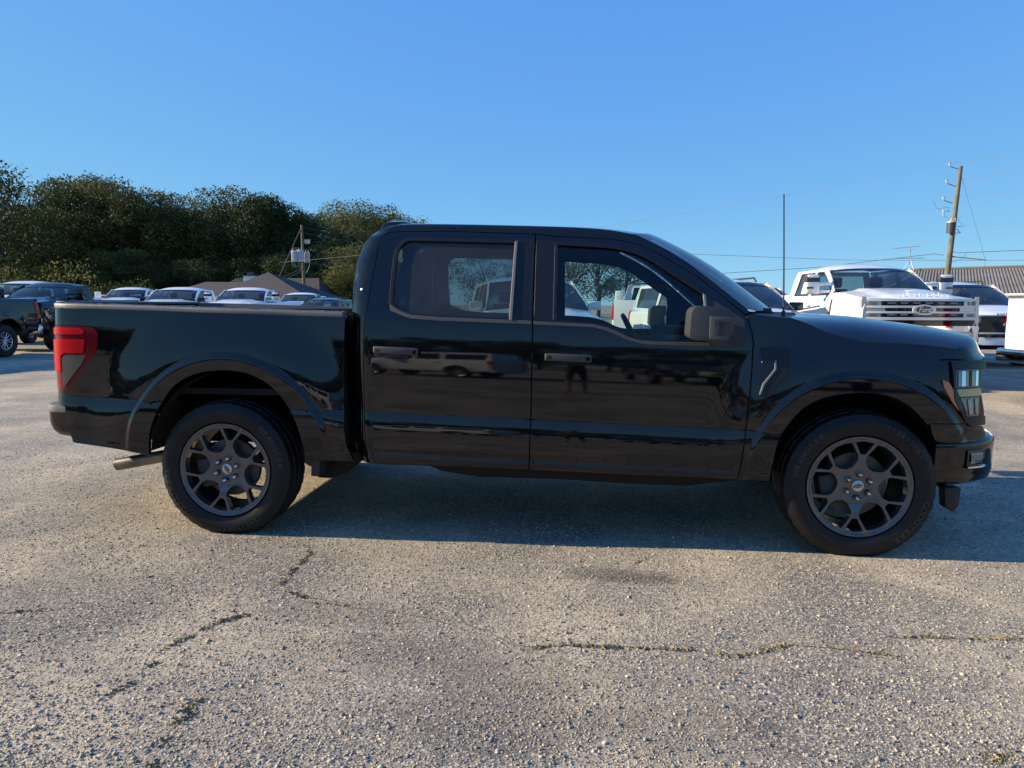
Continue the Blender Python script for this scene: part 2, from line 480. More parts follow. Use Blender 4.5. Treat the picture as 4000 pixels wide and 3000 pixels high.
# ------------------------------------------------------------------ wheels
def arc_letters(geo, s, th, r, size, y, ext=0.004, adv=None):
    adv = adv or size * .82 / r
    k = len(s); a0 = th + adv * (k - 1) / 2
    for i, ch in enumerate(s):
        if ch == ' ': continue
        v, f = textgeo(ch, size, ext); a = a0 - adv * i
        # letter plane (x right, y up) -> wheel plane seen from -y
        rx, rz = math.sin(a), -math.cos(a); ux, uz = math.cos(a), math.sin(a)
        cx, cz = r * math.cos(a), r * math.sin(a)
        w = np.stack([cx + v[:, 0] * rx + v[:, 1] * ux, y - v[:, 2], cz + v[:, 0] * rz + v[:, 1] * uz], 1)
        geo.add(w, f)
def tyre_geo(R, W2, rb, flat, tread=True, n=144):
    prof = [(rb - .012, -W2 * .62), (rb, -W2 * .80), (rb + .008, -W2 * .90), (rb + .03, -W2 * .965), (rb + .062, -W2 * 1.0), (rb + .085, -W2 * .985),
            (R - .035, -W2 * .93), (R - .030, -W2 * .90), (R - .012, -W2 * .84), (R - .004, -W2 * .72), (R - .002, -W2 * .55), (R - .009, -W2 * .53), (R - .009, -W2 * .46), (R, -W2 * .44), (R, -W2 * .1), (R - .009, -W2 * .08), (R - .009, 0)]
    prof = prof + [(r, -h) for r, h in reversed(prof[:-1])]
    m = len(prof)
    def rf(j, k, r):
        jj = j if j < 17 else m - 1 - j
        if tread and jj in (7, 8, 9, 10) and k % 4 == 0: return r - (.002 if jj == 7 else .0035)
        if tread and jj in (13, 14) and k % 6 == 2: return r - .007
        return r
    V, F = lathe(prof, n, rf)
    V = np.array(V); lowm = V[:, 2] < -flat
    V[lowm, 1] *= 1 + (-V[lowm, 2] - flat) * .9
    V[lowm, 2] = -flat + (V[lowm, 2] + flat) * .02
    return V, F
def rim_y_geo(rot, R=.284, nf=6):
    def h(a, b):
        r = math.hypot(a, b) / 1.045
        return interp([(0, .088), (.05, .088), (.062, .092), (.10, .096), (.15, .108), (.235, .119), (.250, .117), (.256, .117), (.259, .124), (.28, .125)], r)
    def mp(a, b): return (a, -h(a, b), b)
    mp.sign = -1
    pol = lambda r, d: ((r if r > .28 else r * 1.045) * math.cos(rad(d)), (r if r > .28 else r * 1.045) * math.sin(rad(d)))
    out = [pol(R, a) for a in range(0, 360, 4)]
    holes = []
    for k in range(nf):
        c = 60 * k + rot + 30 + 90
        big = [pol(.243, c - 14.5), pol(.248, c - 5), pol(.248, c + 5), pol(.243, c + 14.5), pol(.170, c + 22.5), pol(.140, c + 22), pol(.108, c + 9), pol(.108, c - 9), pol(.140, c - 22), pol(.170, c - 22.5)]
        holes.append(fillet(big, .006, 2))
        c += 30
        tri = [pol(.245, c - 11.5), pol(.249, c), pol(.245, c + 11.5), pol(.176, c + 4.5), pol(.176, c - 4.5)]
        holes.append(fillet(tri, .004, 2))
    g = Geo(); ex = [pol(r, a) for r in (.259, .251) for a in range(0, 360, 4)]
    panel(g, out, mp, holes, step=.018, rim=.045, extra=ex)
    return g
def wheel(parent, x, side, zc, spec, rot=0, lrot=0, yc=.86):
    """spec: dict(R, W2, rb, style)"""
    key = (spec['style'], rot, lrot)
    if key not in WCACHE: WCACHE[key] = make_wheel(spec, rot, lrot)
    w = None
    for nm, me, dep in WCACHE[key]:
        o = bpy.data.objects.new(nm, me); COL.objects.link(o)
        if w is None:
            w = o; o.parent = parent; o.location = (x, side * yc, zc); o.rotation_euler = (0, 0, 0 if side < 0 else math.pi)
        else: o.parent = w; o.location = (0, 0, 0)
        if nm == 'tyre_lettering': o['kind'] = 'stuff'
    return w
WCACHE = {}
def make_wheel(spec, rot, lrot):
    res = []
    def take(o, nm): res.append((nm, o.data, 1)); bpy.data.objects.remove(o)
    R, W2, rb, flat = spec['R'], spec['W2'], spec['rb'], spec['flat']
    hero = spec['style'] == 'hero'
    g = Geo(); g.add(*lathe([(rb - .02, -.10), (rb - .032, -.06), (rb - .045, 0), (rb - .04, .10), (rb - .045, .105)] if hero else [(rb - .02, -.09), (rb - .04, 0), (rb - .05, .02), (.02, .02)], 48))
    take(g.build('wheel', M['rim_barrel']), 'wheel')
    g = Geo(); g.add(*tyre_geo(R, W2, rb, flat, hero, 144 if hero else 40)); take(g.build('tyre', M['rubber'], angle=28), 'tyre')
    if hero:
        take(rim_y_geo(rot).build('rim', M['rim_grey']), 'rim')
        g = Geo(); g.add(*lathe([(.178, -.035), (.178, .0), (.085, .0), (.075, -.03), (.02, -.03)], 40)); g.add(*lathe([(.178, -.035), (.08, -.035), (.075, -.06), (.02, -.06)], 40)); take(g.build('brake_disc', M['brake_metal']), 'brake_disc')
        g = Geo(); g.add(*xf(box(-.20, -.10, -.075, .04, -.09, .09, .02), Matrix.Rotation(rad(-12), 4, 'Y'))); take(g.build('brake_caliper', M['cabin_grey']), 'brake_caliper')
        for k in range(6):
            a = rad(90 + rot + 60 * k); c = (.0685 * math.cos(a), .0685 * math.sin(a)); g = Geo()
            v, f = lathe([(.0, -.121), (.006, -.120), (.010, -.115), (.0125, -.108), (.0145, -.095), (.0145, -.085)], 14)
            g.add(np.array(v) + np.array((c[0], 0, c[1])), f); g.add(np.array(lathe([(.0145, -.0925), (.019, -.0925), (.020, -.096)], 16)[0]) + np.array((c[0], 0, c[1])), lathe([(.0145, -.092), (.019, -.092), (.020, -.096)], 16)[1], mi=1)
            take(g.build('lug_nut', [M['chrome'], M['gloss_black']]), 'lug_nut')
        g = Geo(); g.add(*lathe([(.0, -.099), (.026, -.0985), (.031, -.096), (.0325, -.09), (.0325, -.08)], 32)); take(g.build('centre_cap', M['satin_silver']), 'centre_cap')
        g = Geo(); ra = rad(rot * 3 + 20 if rot > -5 else rot * 3 - 30)
        el = [(.026 * math.cos(t), .0105 * math.sin(t)) for t in np.linspace(0, 2 * math.pi, 28)[:-1]]
        mt = Matrix.Rotation(-ra, 4, 'Y')
        g.add(*xf(prism(el, -.1005, -.097), mt)); v, f = textgeo('Ford', .019, .001, .35); g.add(*xf((np.stack([v[:, 0], -.1008 - v[:, 2], v[:, 1]], 1), f), mt), mi=1)
        take(g.build('oval_emblem', [M['letter_dark'], M['satin_silver']]), 'oval_emblem')
        g = Geo(); y = -W2 * 1.0
        for s, th, sz in (('WRANGLER', 148, .043), ('TERRITORY', 50, .036), ('GOODYEAR', -34, .044), ('275/60R20', 238, .020)):
            arc_letters(g, s, rad(th + lrot), rb + .070 if sz > .025 else rb + .048, sz, y + (.0005 if sz > .025 else .003), .005)
        take(g.build('tyre_lettering', M['letter_rubber'], smooth=False), 'tyre_lettering')
    else:
        # plain many-spoked rim
        g = Geo(); ns = spec.get('spokes', 5)
        g.add(*lathe([(rb + .004, -.098), (rb - .008, -.105), (rb - .022, -.098), (rb - .03, -.06)], 40)); g.add(*lathe([(0, -.085), (.055, -.083), (.065, -.07)], 20))
        for k in range(ns):
            for da in (-9, 9):
                a = rad(k * 360 / ns + da); a2 = rad(k * 360 / ns + da * 1.5)
                p0 = Vector((.04 * math.cos(a), -.076, .04 * math.sin(a))); p1 = Vector(((rb - .02) * math.cos(a2), -.092, (rb - .02) * math.sin(a2)))
                g.add(*tube([p0, p1], [.016, .013], 5))
        take(g.build('rim', M[spec.get('rimmat', 'rim_silver')]), 'rim')
    return res
HERO_W = dict(R=.419, W2=.1375, rb=.287, flat=.398, style='hero')
# ------------------------------------------------------------------ the hero: black crew cab pickup
def build_hero():
    T = empty('pickup_truck', (0, 0, 0))
    tag(T, 'shiny black four door pickup parked side on in the foreground', 'pickup truck')
    BP = M['black_paint']
    def sides(): return (-1, 1)
    rear_arch = spl([(-4.160, .482), (-4.159, .503), (-4.139, .62), (-4.1, .716), (-4.053, .809), (-3.98, .903), (-3.889, .964), (-3.782, .998), (-3.647, 1.011), (-3.524, .997), (-3.412, .952), (-3.32, .876), (-3.257, .785), (-3.21, .686), (-3.181, .565), (-3.172, .480)], 4)
    bed_out = rear_arch + [(-2.885, .474), (-2.907, .521), (-2.925, .566), (-2.935, .662), (-2.94, .806), (-2.943, .951), (-2.941, 1.169), (-2.937, 1.277), (-2.934, 1.330), (-3.165, 1.334), (-3.972, 1.356), (-4.416, 1.368), (-4.82, 1.377), (-4.818, 1.27),
        (-4.775, 1.266), (-4.594, 1.266), (-4.50, 1.259), (-4.476, 1.232), (-4.476, 1.144), (-4.503, 1.085), (-4.581, .992), (-4.661, .900), (-4.70, .868), (-4.82, .860), (-4.80, .776), (-4.717, .776), (-4.717, .718), (-4.707, .666), (-4.691, .606), (-4.668, .551), (-4.652, .545), (-4.381, .518), (-4.272, .504)]
    farch = spl([(-.495, .428), (-.491, .485), (-.483, .54), (-.464, .646), (-.418, .741), (-.34, .837), (-.237, .898), (-.117, .925), (.003, .932), (.124, .912), (.23, .855), (.316, .764)], 4)
    dfront = [(-.662, .426), (-.645, .528), (-.633, .647), (-.615, .824), (-.609, .924), (-.600, 1.04), (-.597, 1.154), (-.593, 1.177), (-.600, 1.235), (-.616, 1.304), (-.634, 1.346)]
    fender_out = farch + [(.338, .771), (.45, .771), (.533, .766), (.484, .824), (.438, .888), (.390, .977), (.380, 1.014), (.385, 1.114), (.555, 1.114), (.52, 1.150), (.393, 1.174), (.208, 1.190), (.024, 1.197), (-.1, 1.219), (-.2, 1.249), (-.30, 1.294), (-.405, 1.331), (-.442, 1.335), (-.575, 1.347)] + dfront[::-1]
    rdoor_up = [(-2.814, .460), (-2.814, .606), (-2.821, .759), (-2.823, 1.068), (-2.817, 1.226), (-2.800, 1.417), (-2.787, 1.571), (-2.773, 1.693), (-2.768, 1.767), (-2.753, 1.804), (-2.729, 1.823), (-2.666, 1.834), (-2.36, 1.834), (-2.024, 1.820), (-1.832, 1.812)]
    rdoor_out = rdoor_up + [(-1.834, 1.238), (-1.837, .98), (-1.840, .728), (-1.847, .45), (-2.311, .456)]
    fdoor_out = [(-1.824, 1.811), (-1.708, 1.797), (-1.404, 1.781)] + spl([(-1.404, 1.781), (-1.314, 1.768), (-1.224, 1.743), (-1.105, 1.687), (-.872, 1.539), (-.643, 1.347)], 3)[1:] + [(x - .008, z) for x, z in dfront[::-1][1:]] + [(-1.177, .434), (-1.839, .449), (-1.832, .728), (-1.829, .98), (-1.826, 1.238)]
    rglass = fillet([(-2.655, 1.735), (-2.605, 1.788), (-1.944, 1.768), (-1.962, 1.318), (-2.38, 1.327), (-2.534, 1.340), (-2.602, 1.367), (-2.664, 1.393), (-2.664, 1.615)], [.05, .06, .008, .005, .1, .1, .05, .02, .2], 4)
    fglass = [(-1.700, 1.757), (-1.404, 1.737)] + spl([(-1.404, 1.737), (-1.314, 1.721), (-1.224, 1.693), (-1.135, 1.648), (-.989, 1.548), (-.866, 1.468)], 3)[1:] + [(-.857, 1.395), (-.856, 1.198), (-.959, 1.197), (-1.138, 1.196)] + spl([(-1.138, 1.196), (-1.225, 1.204), (-1.283, 1.221), (-1.342, 1.25), (-1.401, 1.273), (-1.489, 1.292), (-1.700, 1.306)], 3)[1:]
    shell = [(-2.820, .458), (-2.820, .606), (-2.827, .759), (-2.829, 1.068), (-2.823, 1.226), (-2.806, 1.417), (-2.793, 1.571), (-2.779, 1.693), (-2.774, 1.768), (-2.759, 1.807), (-2.733, 1.829), (-2.666, 1.840), (-2.36, 1.840), (-2.024, 1.826), (-1.828, 1.818), (-1.708, 1.803), (-1.404, 1.787), (-1.312, 1.774), (-1.221, 1.749), (-1.101, 1.693), (-.868, 1.545), (-.638, 1.352),
        (-.616, 1.366), (-.862, 1.570), (-1.012, 1.680), (-1.154, 1.760), (-1.262, 1.812), (-1.40, 1.838), (-1.6, 1.856), (-2.0, 1.872), (-2.4, 1.884), (-2.66, 1.886), (-2.76, 1.876), (-2.83, 1.84), (-2.885, 1.785), (-2.925, 1.67), (-2.936, 1.5), (-2.930, 1.3), (-2.915, .6), (-2.875, .46)]
    RA = ringpts(-3.663, .46, .525, (.006, .03, .06, .085, .097, .104, .112, .120, .128, .136, .15, .18)); FA = ringpts(-.02, .43, .49, (.006, .03, .06, .085, .097, .104, .112, .120, .128, .136, .15, .18))
    for s in sides():
        g = Geo(); panel(g, bed_out, smap(Wbed, s), step=.026, lines=CREASES, rim=.03, extra=RA, excl=[(-3.663, .46, 0, .525 + .165)]); bed = g.build('bed_side', BP, T)
        g = Geo(); panel(g, fender_out, smap(Wfen, s), step=.026, lines=CREASES, rim=.03, extra=FA, excl=[(-.02, .43, 0, .49 + .165)]); fen = g.build('front_fender', BP, T)
        g = Geo(); panel(g, shell, smap(Wcab, s), step=.024, lines=CREASES, rim=.02); g.build('cab_side', BP, T)
        for nm, o, h in (('rear', rdoor_out, rglass), ('front', fdoor_out, fglass)):
            g = Geo(); panel(g, o, smap(Wcab, s), [h], step=.028, lines=CREASES, rim=.035, extra=(FA if nm == 'front' else None), excl=([(-.02, .43, 0, .49 + .165)] if nm == 'front' else ()), rimmi=1); d = g.build('door', [BP, M['seal']], T)
            g = Geo(); panel(g, offset_poly(h, .010), smap(Wcab, s, -.014), step=.05, rim=0); g.build('window_glass', M['glass_dark' if nm == 'rear' else 'glass'], d)
            g = Geo(); panel(g, offset_poly(h, .013), smap(Wcab, s, .0035), [offset_poly(h, -.006)], step=.03, rim=.022); g.build('window_seal', M['satin_pillar' if s < 0 else 'seal'], d)
            g = Geo(); panel(g, offset_poly(h, .050), smap(Wcab, s, -.040), [offset_poly(h, -.002)], step=.05, rim=0); g.build('door_frame_trim', M['cabin_grey'], d)
            if nm == 'rear':
                belt = [(-2.668, 1.400), (-2.664, 1.366), (-2.6, 1.339), (-2.544, 1.319), (-2.38, 1.308), (-1.838, 1.290), (-1.838, 1.308), (-2.38, 1.326), (-2.536, 1.338), (-2.604, 1.361)]
                pil = [(-1.935, 1.786), (-1.948, 1.309), (-1.836, 1.307), (-1.833, 1.784)]; bar = [(-1.934, 1.776), (-1.950, 1.312), (-1.964, 1.316), (-1.947, 1.770)]
                hx, hz, tilt = -2.620, 1.1325, -.040
            else:
                belt = [(-1.824, 1.305), (-1.489, 1.290), (-1.401, 1.271), (-1.342, 1.248), (-1.283, 1.219), (-1.225, 1.202), (-1.138, 1.194), (-.842, 1.191), (-.834, 1.174), (-1.196, 1.181), (-1.283, 1.202), (-1.36, 1.235), (-1.424, 1.260), (-1.489, 1.275), (-1.824, 1.289)]
                pil = [(-1.822, 1.782), (-1.823, 1.306), (-1.703, 1.304), (-1.703, 1.768)]; bar = None
                hx, hz, tilt = -1.6235, 1.102, -.035
            g = Geo(); panel(g, belt, smap(Wcab, s, .008), step=.03, rim=.012); g.build('belt_moulding', M['belt_trim'], d)
            g = Geo(); panel(g, pil, smap(Wcab, s, .003), step=.04, rim=.006); g.build('pillar_trim', M['satin_pillar'], d)
            if bar:
                g = Geo(); panel(g, bar, smap(Wcab, s, .012), step=.04, rim=.02); g.build('glass_run_bar', M['bar_trim'], d)
            else:
                sail = [(-.862, 1.462), (-.648, 1.322), (-.640, 1.195), (-.655, 1.182), (-.842, 1.176), (-.850, 1.20)]
                g = Geo(); panel(g, sail, smap(Wcab, s, .004), step=.04, rim=.01); g.build('mirror_sail', M['trim'], d)
                g = Geo(); panel(g, [(-.868, 1.466), (-.856, 1.458), (-.846, 1.30), (-.860, 1.30)], smap(Wcab, s, .012), step=.04, rim=.02); g.build('glass_run_bar', M['bar_trim'], d)
            # handle: bar over a cup
            w0 = Wcab(hx, hz)
            g = Geo(); mt = Matrix.Translation((hx, s * (w0 + .034), hz)) @ Matrix.Rotation(-tilt, 4, 'Y')
            g.add(*xf(box(-.133, .133, -.014, .014, -.0215, .0215, .009, 3), mt)); 
            g.add(*xf(box(-.128, -.085, -.034, .014, -.019, .019, .008), mt)) if s > 0 else g.add(*xf(box(-.128, -.085, -.014, .034, -.019, .019, .008), mt))
            g.add(*xf(box(.085, .128, -.034, .014, -.019, .019, .008), mt)) if s > 0 else g.add(*xf(box(.085, .128, -.014, .034, -.019, .019, .008), mt))
            g.build('door_handle', M['plastic_mirror'], d)
            cup = [(hx + .085 * math.cos(t) * (1 if abs(math.cos(t)) < .8 else 1), hz + .008 + .048 * math.sin(t)) for t in np.linspace(0, 2 * math.pi, 25)[:-1]]
            cup = fillet([(hx - .075, hz - .042), (hx + .075, hz - .044), (hx + .068, hz + .040), (hx + .03, hz + .052), (hx - .03, hz + .054), (hx - .068, hz + .044)], .03, 4)
            g = Geo(); panel(g, cup, smap(Wcab, s, .0015), step=.03, rim=.003); g.build('handle_cup', M['gloss_black'], d)
            # inner door card
            dc = [(p[0], p[1]) for p in offset_poly(o, -.05)]
            dc = [(x, min(z, 1.27 if nm == 'rear' else 1.19)) for x, z in dc]
            xs0, xs1 = (-2.75, -1.87) if nm == 'rear' else (-1.78, -.70)
            g = Geo(); g.add(*box(xs0, xs1, s * .80, s * .86, .55, 1.24 if nm == 'rear' else 1.15, .02)); g.build('door_card', M['cabin_grey'], d)
        # mirror
        g = Geo(); hp = fillet([(-.990, 1.240), (-.983, 1.366), (-.965, 1.392), (-.93, 1.398), (-.80, 1.388), (-.772, 1.362), (-.768, 1.325), (-.787, 1.213), (-.97, 1.220)], [.02, .03, .02, .03, .03, .03, .02, .03, .02], 4)
        g.add(*prism(hp, s * 1.035, s * 1.235, b=.018, seg=3)); mi = g.build('wing_mirror', M['plastic_mirror'], T, angle=50)
        g = Geo(); c = fillet([(-.89, 1.345), (-.775, 1.34), (-.772, 1.318), (-.845, 1.318), (-.845, 1.243), (-.79, 1.243), (-.80, 1.222), (-.89, 1.226)], .008, 3)
        g.add(*prism(c, s * 1.228, s * 1.243, b=.004)); g.build('mirror_cap', M['belt_trim'], mi, angle=50)
        g = Geo(); g.add(*box(-.975, -.965, s * 1.05, s * 1.22, 1.25, 1.37)); g.build('mirror_glass', M['chrome'], mi)
        g = Geo(); g.add(*box(-.865, -.742, s * .90, s * 1.14, 1.240, 1.318, .012, 3)); g.build('mirror_arm', M['plastic_mirror'], mi)
        g = Geo(); g.add(*box(-.868, -.815, s * 1.02, s * 1.238, 1.252, 1.310, .006)); g.build('mirror_pivot', M['trim'], mi)
        # fender vent
        ven = [(-.558, 1.168), (-.403, 1.160), (-.414, 1.032), (-.467, .966), (-.514, .900), (-.567, .904), (-.545, .965), (-.484, 1.047), (-.483, 1.106), (-.547, 1.107)]
        g = Geo(); panel(g, fillet(ven, .006, 2), smap(Wfen, s, .007), step=.03, rim=.014); g.build('fender_vent', M['satin_pillar'], T)
        g = Geo(); panel(g, [(-.560, .912), (-.541, .968), (-.480, 1.05), (-.479, 1.10), (-.486, 1.10), (-.487, 1.052), (-.549, .972), (-.567, .914)], smap(Wfen, s, .014), step=.02, rim=.012); g.build('vent_edge', M['bar_trim'], fen)
        g = Geo(); panel(g, [(-.550, 1.107), (-.486, 1.107), (-.488, 1.05), (-.541, .978), (-.556, 1.0)], smap(Wfen, s, .003), step=.03, rim=.003); g.build('vent_recess', M['gloss_black'], fen)
        # lower front fascia, headlamp
        fas = farch[-1:] + [(.335, .765), (.445, .765), (.530, .760), (.565, .746), (.66, .742), (.688, .706), (.690, .680), (.60, .664), (.408, .660), (.372, .671), (.345, .72)]
        g = Geo(); panel(g, fas[1:], smap(Wfen, s, -.004), step=.025, rim=.03); g.build('front_corner_panel', BP, T)
        hl = fillet([(.388, 1.106), (.66, 1.106), (.668, 1.092), (.645, 1.04), (.648, .92), (.675, .823), (.678, .753), (.562, .750), (.539, .771), (.491, .824), (.445, .887), (.396, .977), (.387, 1.014)], .008, 2)
        g = Geo(); panel(g, hl, smap(Wfen, s, -.012), step=.02, rim=.03); H = g.build('headlight', M['gloss_black'], T)
        def lens(nm, pts, m, off, f=.006):
            g = Geo(); panel(g, fillet(pts, f, 2), smap(Wfen, s, off), step=.02, rim=.012); return g.build(nm, m, H)
        lens('lamp_bezel', [(.452, 1.106), (.668, 1.102), (.664, 1.060), (.47, 1.062), (.47, .955), (.535, .80), (.60, .80), (.672, .80), (.674, .752), (.565, .752), (.530, .775), (.462, .90)], M['gloss_black'], .006)
        lens('amber_marker', [(.396, 1.003), (.432, .990), (.506, .862), (.493, .834), (.447, .890), (.404, .962)], M['amber_lens'], .002)
        lens('lamp_lens', [(.478, 1.056), (.622, 1.058), (.624, .962), (.474, .960)], M['lens_dark'], -.004)
        for (xa, xb, mm) in ((.486, .500, 'lamp_inner'), (.506, .530, 'chrome'), (.534, .548, 'lamp_bronze'), (.553, .566, 'gloss_black'), (.571, .592, 'lamp_inner'), (.597, .612, 'chrome')):
            lens('lamp_reflector', [(xa + .004, 1.050), (xb + .004, 1.050), (xb, .968), (xa, .968)], M[mm], .002 if mm != 'gloss_black' else .001, .002)
        lens('lamp_lens', [(.50, .905), (.626, .905), (.628, .802), (.545, .802), (.528, .85)], M['lens_dark'], -.004)
        lens('lamp_reflector', [(.545, .896), (.565, .896), (.580, .815), (.556, .812)], M['lamp_inner'], .002, .003)
        lens('lamp_reflector', [(.592, .897), (.616, .897), (.617, .812), (.600, .812)], M['lamp_inner'], .002, .003)
        lens('lamp_divider', [(.474, .952), (.634, .954), (.636, .914), (.492, .912)], M['lamp_bronze'], .004)
        # tail lamp
        tl = fillet([(-4.862, 1.236), (-4.850, 1.258), (-4.775, 1.260), (-4.594, 1.259), (-4.506, 1.251), (-4.484, 1.228), (-4.484, 1.145), (-4.511, 1.089), (-4.588, .998), (-4.668, .907), (-4.703, .877), (-4.80, .868), (-4.832, .882), (-4.866, 1.08)], .012, 3)
        def Wtl(x, z): return Wbed(x, z)
        g = Geo(); panel(g, tl, smap(Wtl, s, .002), step=.025, rim=.03); L = g.build('tail_light', M['deep_red_lens'], T)
        def tlens(nm, pts, m, off, f=.008):
            g = Geo(); panel(g, fillet(pts, f, 3), smap(Wtl, s, off), step=.02, rim=.014); return g.build(nm, m, L)
        tlens('upper_lens', [(-4.862, 1.232), (-4.80, 1.250), (-4.60, 1.249), (-4.56, 1.240), (-4.575, 1.213), (-4.80, 1.213), (-4.862, 1.208)], M['red_lens'], .012)
        tlens('brake_lens', [(-4.868, 1.11), (-4.82, 1.178), (-4.56, 1.180), (-4.572, 1.10), (-4.70, 1.098), (-4.728, 1.08), (-4.730, .985), (-4.85, .985)], M['red_lens'], .014)
        tlens('smoke_lens', [(-4.722, 1.068), (-4.70, 1.086), (-4.555, 1.088), (-4.59, 1.03), (-4.708, .895), (-4.726, .90)], M['smoke_lens'], .010, .004)
        tlens('reverse_lens', [(-4.868, 1.20), (-4.815, 1.20), (-4.82, 1.182), (-4.866, 1.13)], M['clear_lens'], .008, .004)
        g = Geo(); panel(g, [(-4.476, 1.135), (-4.503, 1.083), (-4.581, .990), (-4.661, .898), (-4.70, .867), (-4.82, .860), (-4.82, .866), (-4.702, .876), (-4.667, .905), (-4.587, .997), (-4.510, 1.088)], smap(Wtl, s, .001), step=.03, rim=.004); g.build('lamp_surround', BP, L)
        # bed rail cap
        P = []
        for x in np.linspace(-4.84, -2.95, 24):
            zz = interp([(-4.84, 1.377), (-4.416, 1.368), (-3.972, 1.356), (-2.93, 1.328)], x); w = Wbed(x, zz)
            P.append([(x, s * (w + .004), zz - .004), (x, s * (w + .006), zz + .016), (x, s * (w + .001), zz + .025), (x, s * (w - .03), zz + .031), (x, s * (w - .085), zz + .031), (x, s * (w - .09), zz - .02)])
        g = Geo(); g.add(*gridsurf(P, s > 0)); g.add([P[0][i] for i in range(6)] + [P[-1][i] for i in range(6)], [tuple(range(6)), tuple(range(11, 5, -1))]); g.build('bed_rail_cap', M['rail_cap'], T, angle=60)
        # wheel house liners
        for cx, cz, R, yb, AL in ((-.02, .43, .50, .50, -.10), (-3.663, .46, .535, .52, .06)):
            P = [[(cx + R * math.cos(a), s * y, cz + R * math.sin(a)) for y in (.925, .80, yb)] for a in np.linspace(AL, math.pi - AL, 30)]
            g = Geo(); g.add(*gridsurf(P, s < 0))
            pts = [(cx + R * math.cos(a), cz + R * math.sin(a)) for a in np.linspace(AL, math.pi - AL, 30)]
            g.add([(p[0], s * yb, p[1]) for p in pts], [tuple(range(30)) if s < 0 else tuple(range(29, -1, -1))]); g.build('wheel_liner', M['liner'], T)
        # mud flap, rocker under-rail
        g = Geo(); g.add(*prism([(-3.125, .36), (-3.175, .362), (-3.165, .535), (-3.105, .535)], s * .70, s * .93, b=.004)); g.build('mud_flap', M['trim'], T)
        g = Geo(); g.add(*prism([(-2.86, .47), (-2.49, .40), (-2.408, .367), (-2.173, .336), (-1.658, .335), (-1.279, .319), (-.907, .315), (-.615, .357), (-.54, .43), (-.60, .50), (-2.86, .52)], s * .66, s * .74, b=.008)); g.build('frame_rail', M['underbody'], T)
        g = Geo(); g.add(*box(-2.84, -.56, s * .72, s * .925, .455, .50, .01)); g.build('rocker_panel', M['underbody'], T)
        for (x, rr, lr) in ((0, -4, 0), (-3.693, -10, -122)):
            wheel(T, x, s, .398, HERO_W, rr, lr)
    # small lower valance piece under the nose
    g = Geo(); g.add(*prism([(.545, .36), (.64, .36), (.635, .25), (.605, .213), (.56, .238)], -.78, -.70, b=.01)); g.build('air_deflector', M['trim'], T)
    g = Geo(); g.add(*prism([(.545, .36), (.64, .36), (.635, .25), (.605, .213), (.56, .238)], .70, .78, b=.01)); g.build('air_deflector', M['trim'], T)
    # ---- roof, windscreen, cowl, hood
    edge = [(-2.885, 1.785), (-2.83, 1.84), (-2.76, 1.876), (-2.66, 1.886), (-2.4, 1.884), (-2.0, 1.872), (-1.6, 1.856), (-1.40, 1.838), (-1.262, 1.812)]
    edge = spl(edge, 3)
    NY = 25
    P = []
    for i, (x, z) in enumerate(edge):
        t = i / (len(edge) - 1); w = Wcab(x, z); bow = interp([(0, -.05), (.3, -.02), (.6, .03), (.85, .12), (1, .19)], t); cr = interp([(0, .02), (.15, .03), (.3, .042), (.8, .04), (1, .035)], t)
        row = []
        for j in range(NY):
            y = w * (2 * j / (NY - 1) - 1); q = abs(y) / w
            row.append((x + bow * (1 - q * q), y, z + cr * (1 - q ** 2.6)))
        P.append(row)
    g = Geo(); g.add(*gridsurf(P)); roof = g.build('roof', BP, T, angle=60)
    hdr = P[-1]
    base = [(-1.262, 1.812), (-1.154, 1.760), (-1.012, 1.680), (-.862, 1.570), (-.616, 1.366)]
    base = spl(base, 4); P = []
    for i, (x, z) in enumerate(base):
        t = i / (len(base) - 1); w = Wcab(x, z) - .002; bow = interp([(0, .19), (.4, .23), (1, .30)], t); cr = interp([(0, .035), (.5, .012), (1, .0)], t)
        P.append([(x + bow * (1 - abs(2 * j / (NY - 1) - 1) ** 2.2), w * (2 * j / (NY - 1) - 1), z + cr * (1 - abs(2 * j / (NY - 1) - 1) ** 2.6) + .004) for j in range(NY)])
    g = Geo(); g.add(*gridsurf(P)); ws = g.build('windscreen', M['windscreen_glass'], T, angle=80)
    wsb = P[-1]
    He = [(-.405, 1.337), (-.30, 1.300), (-.2, 1.255), (-.1, 1.225), (.024, 1.203), (.208, 1.196), (.393, 1.180), (.528, 1.156), (.592, 1.126)]
    Hz = lambda x: interp([(-.6, 1.345), (-.351, 1.343), (-.093, 1.330), (.186, 1.296), (.371, 1.270), (.555, 1.235), (.712, 1.186), (.80, 1.13)], x)
    P = []; ne = spl(He, 4)
    for i, (xe, ze) in enumerate(ne):
        u = i / (len(ne) - 1); row = []; we = Wfen(xe, ze) - .001
        for j in range(41):
            q = 2 * j / 40 - 1; y = we * q; aq = abs(q)
            xr = .20 * (1 - aq ** 2.4); xfr = .275 * (1 - aq ** 3.4); x = xe + (xr * (1 - u) + xfr * u)
            t = 1 - aq; S = 1 - (1 - t) ** 6.0
            xh = xe + .04 * u
            z = ze + max(0, Hz(xh) - ze) * S + .012 * ss(.25, .55, t) * (1 - u)
            lip = ss(.86, 1.0, u); z = z * (1 - lip) + lip * (1.094 + .025 * S)
            row.append((x, y, z))
        row = [(row[0][0], row[0][1] + .006, row[0][2] - .07)] + row + [(row[-1][0], row[-1][1] - .006, row[-1][2] - .07)]
        P.append(row)
    P.append([(p[0] - .012, p[1], p[2] - .055) for p in P[-1]])
    g = Geo(); g.add(*gridsurf(P)); hood = g.build('hood', BP, T, angle=55)
    hr = P[0][1:-1]
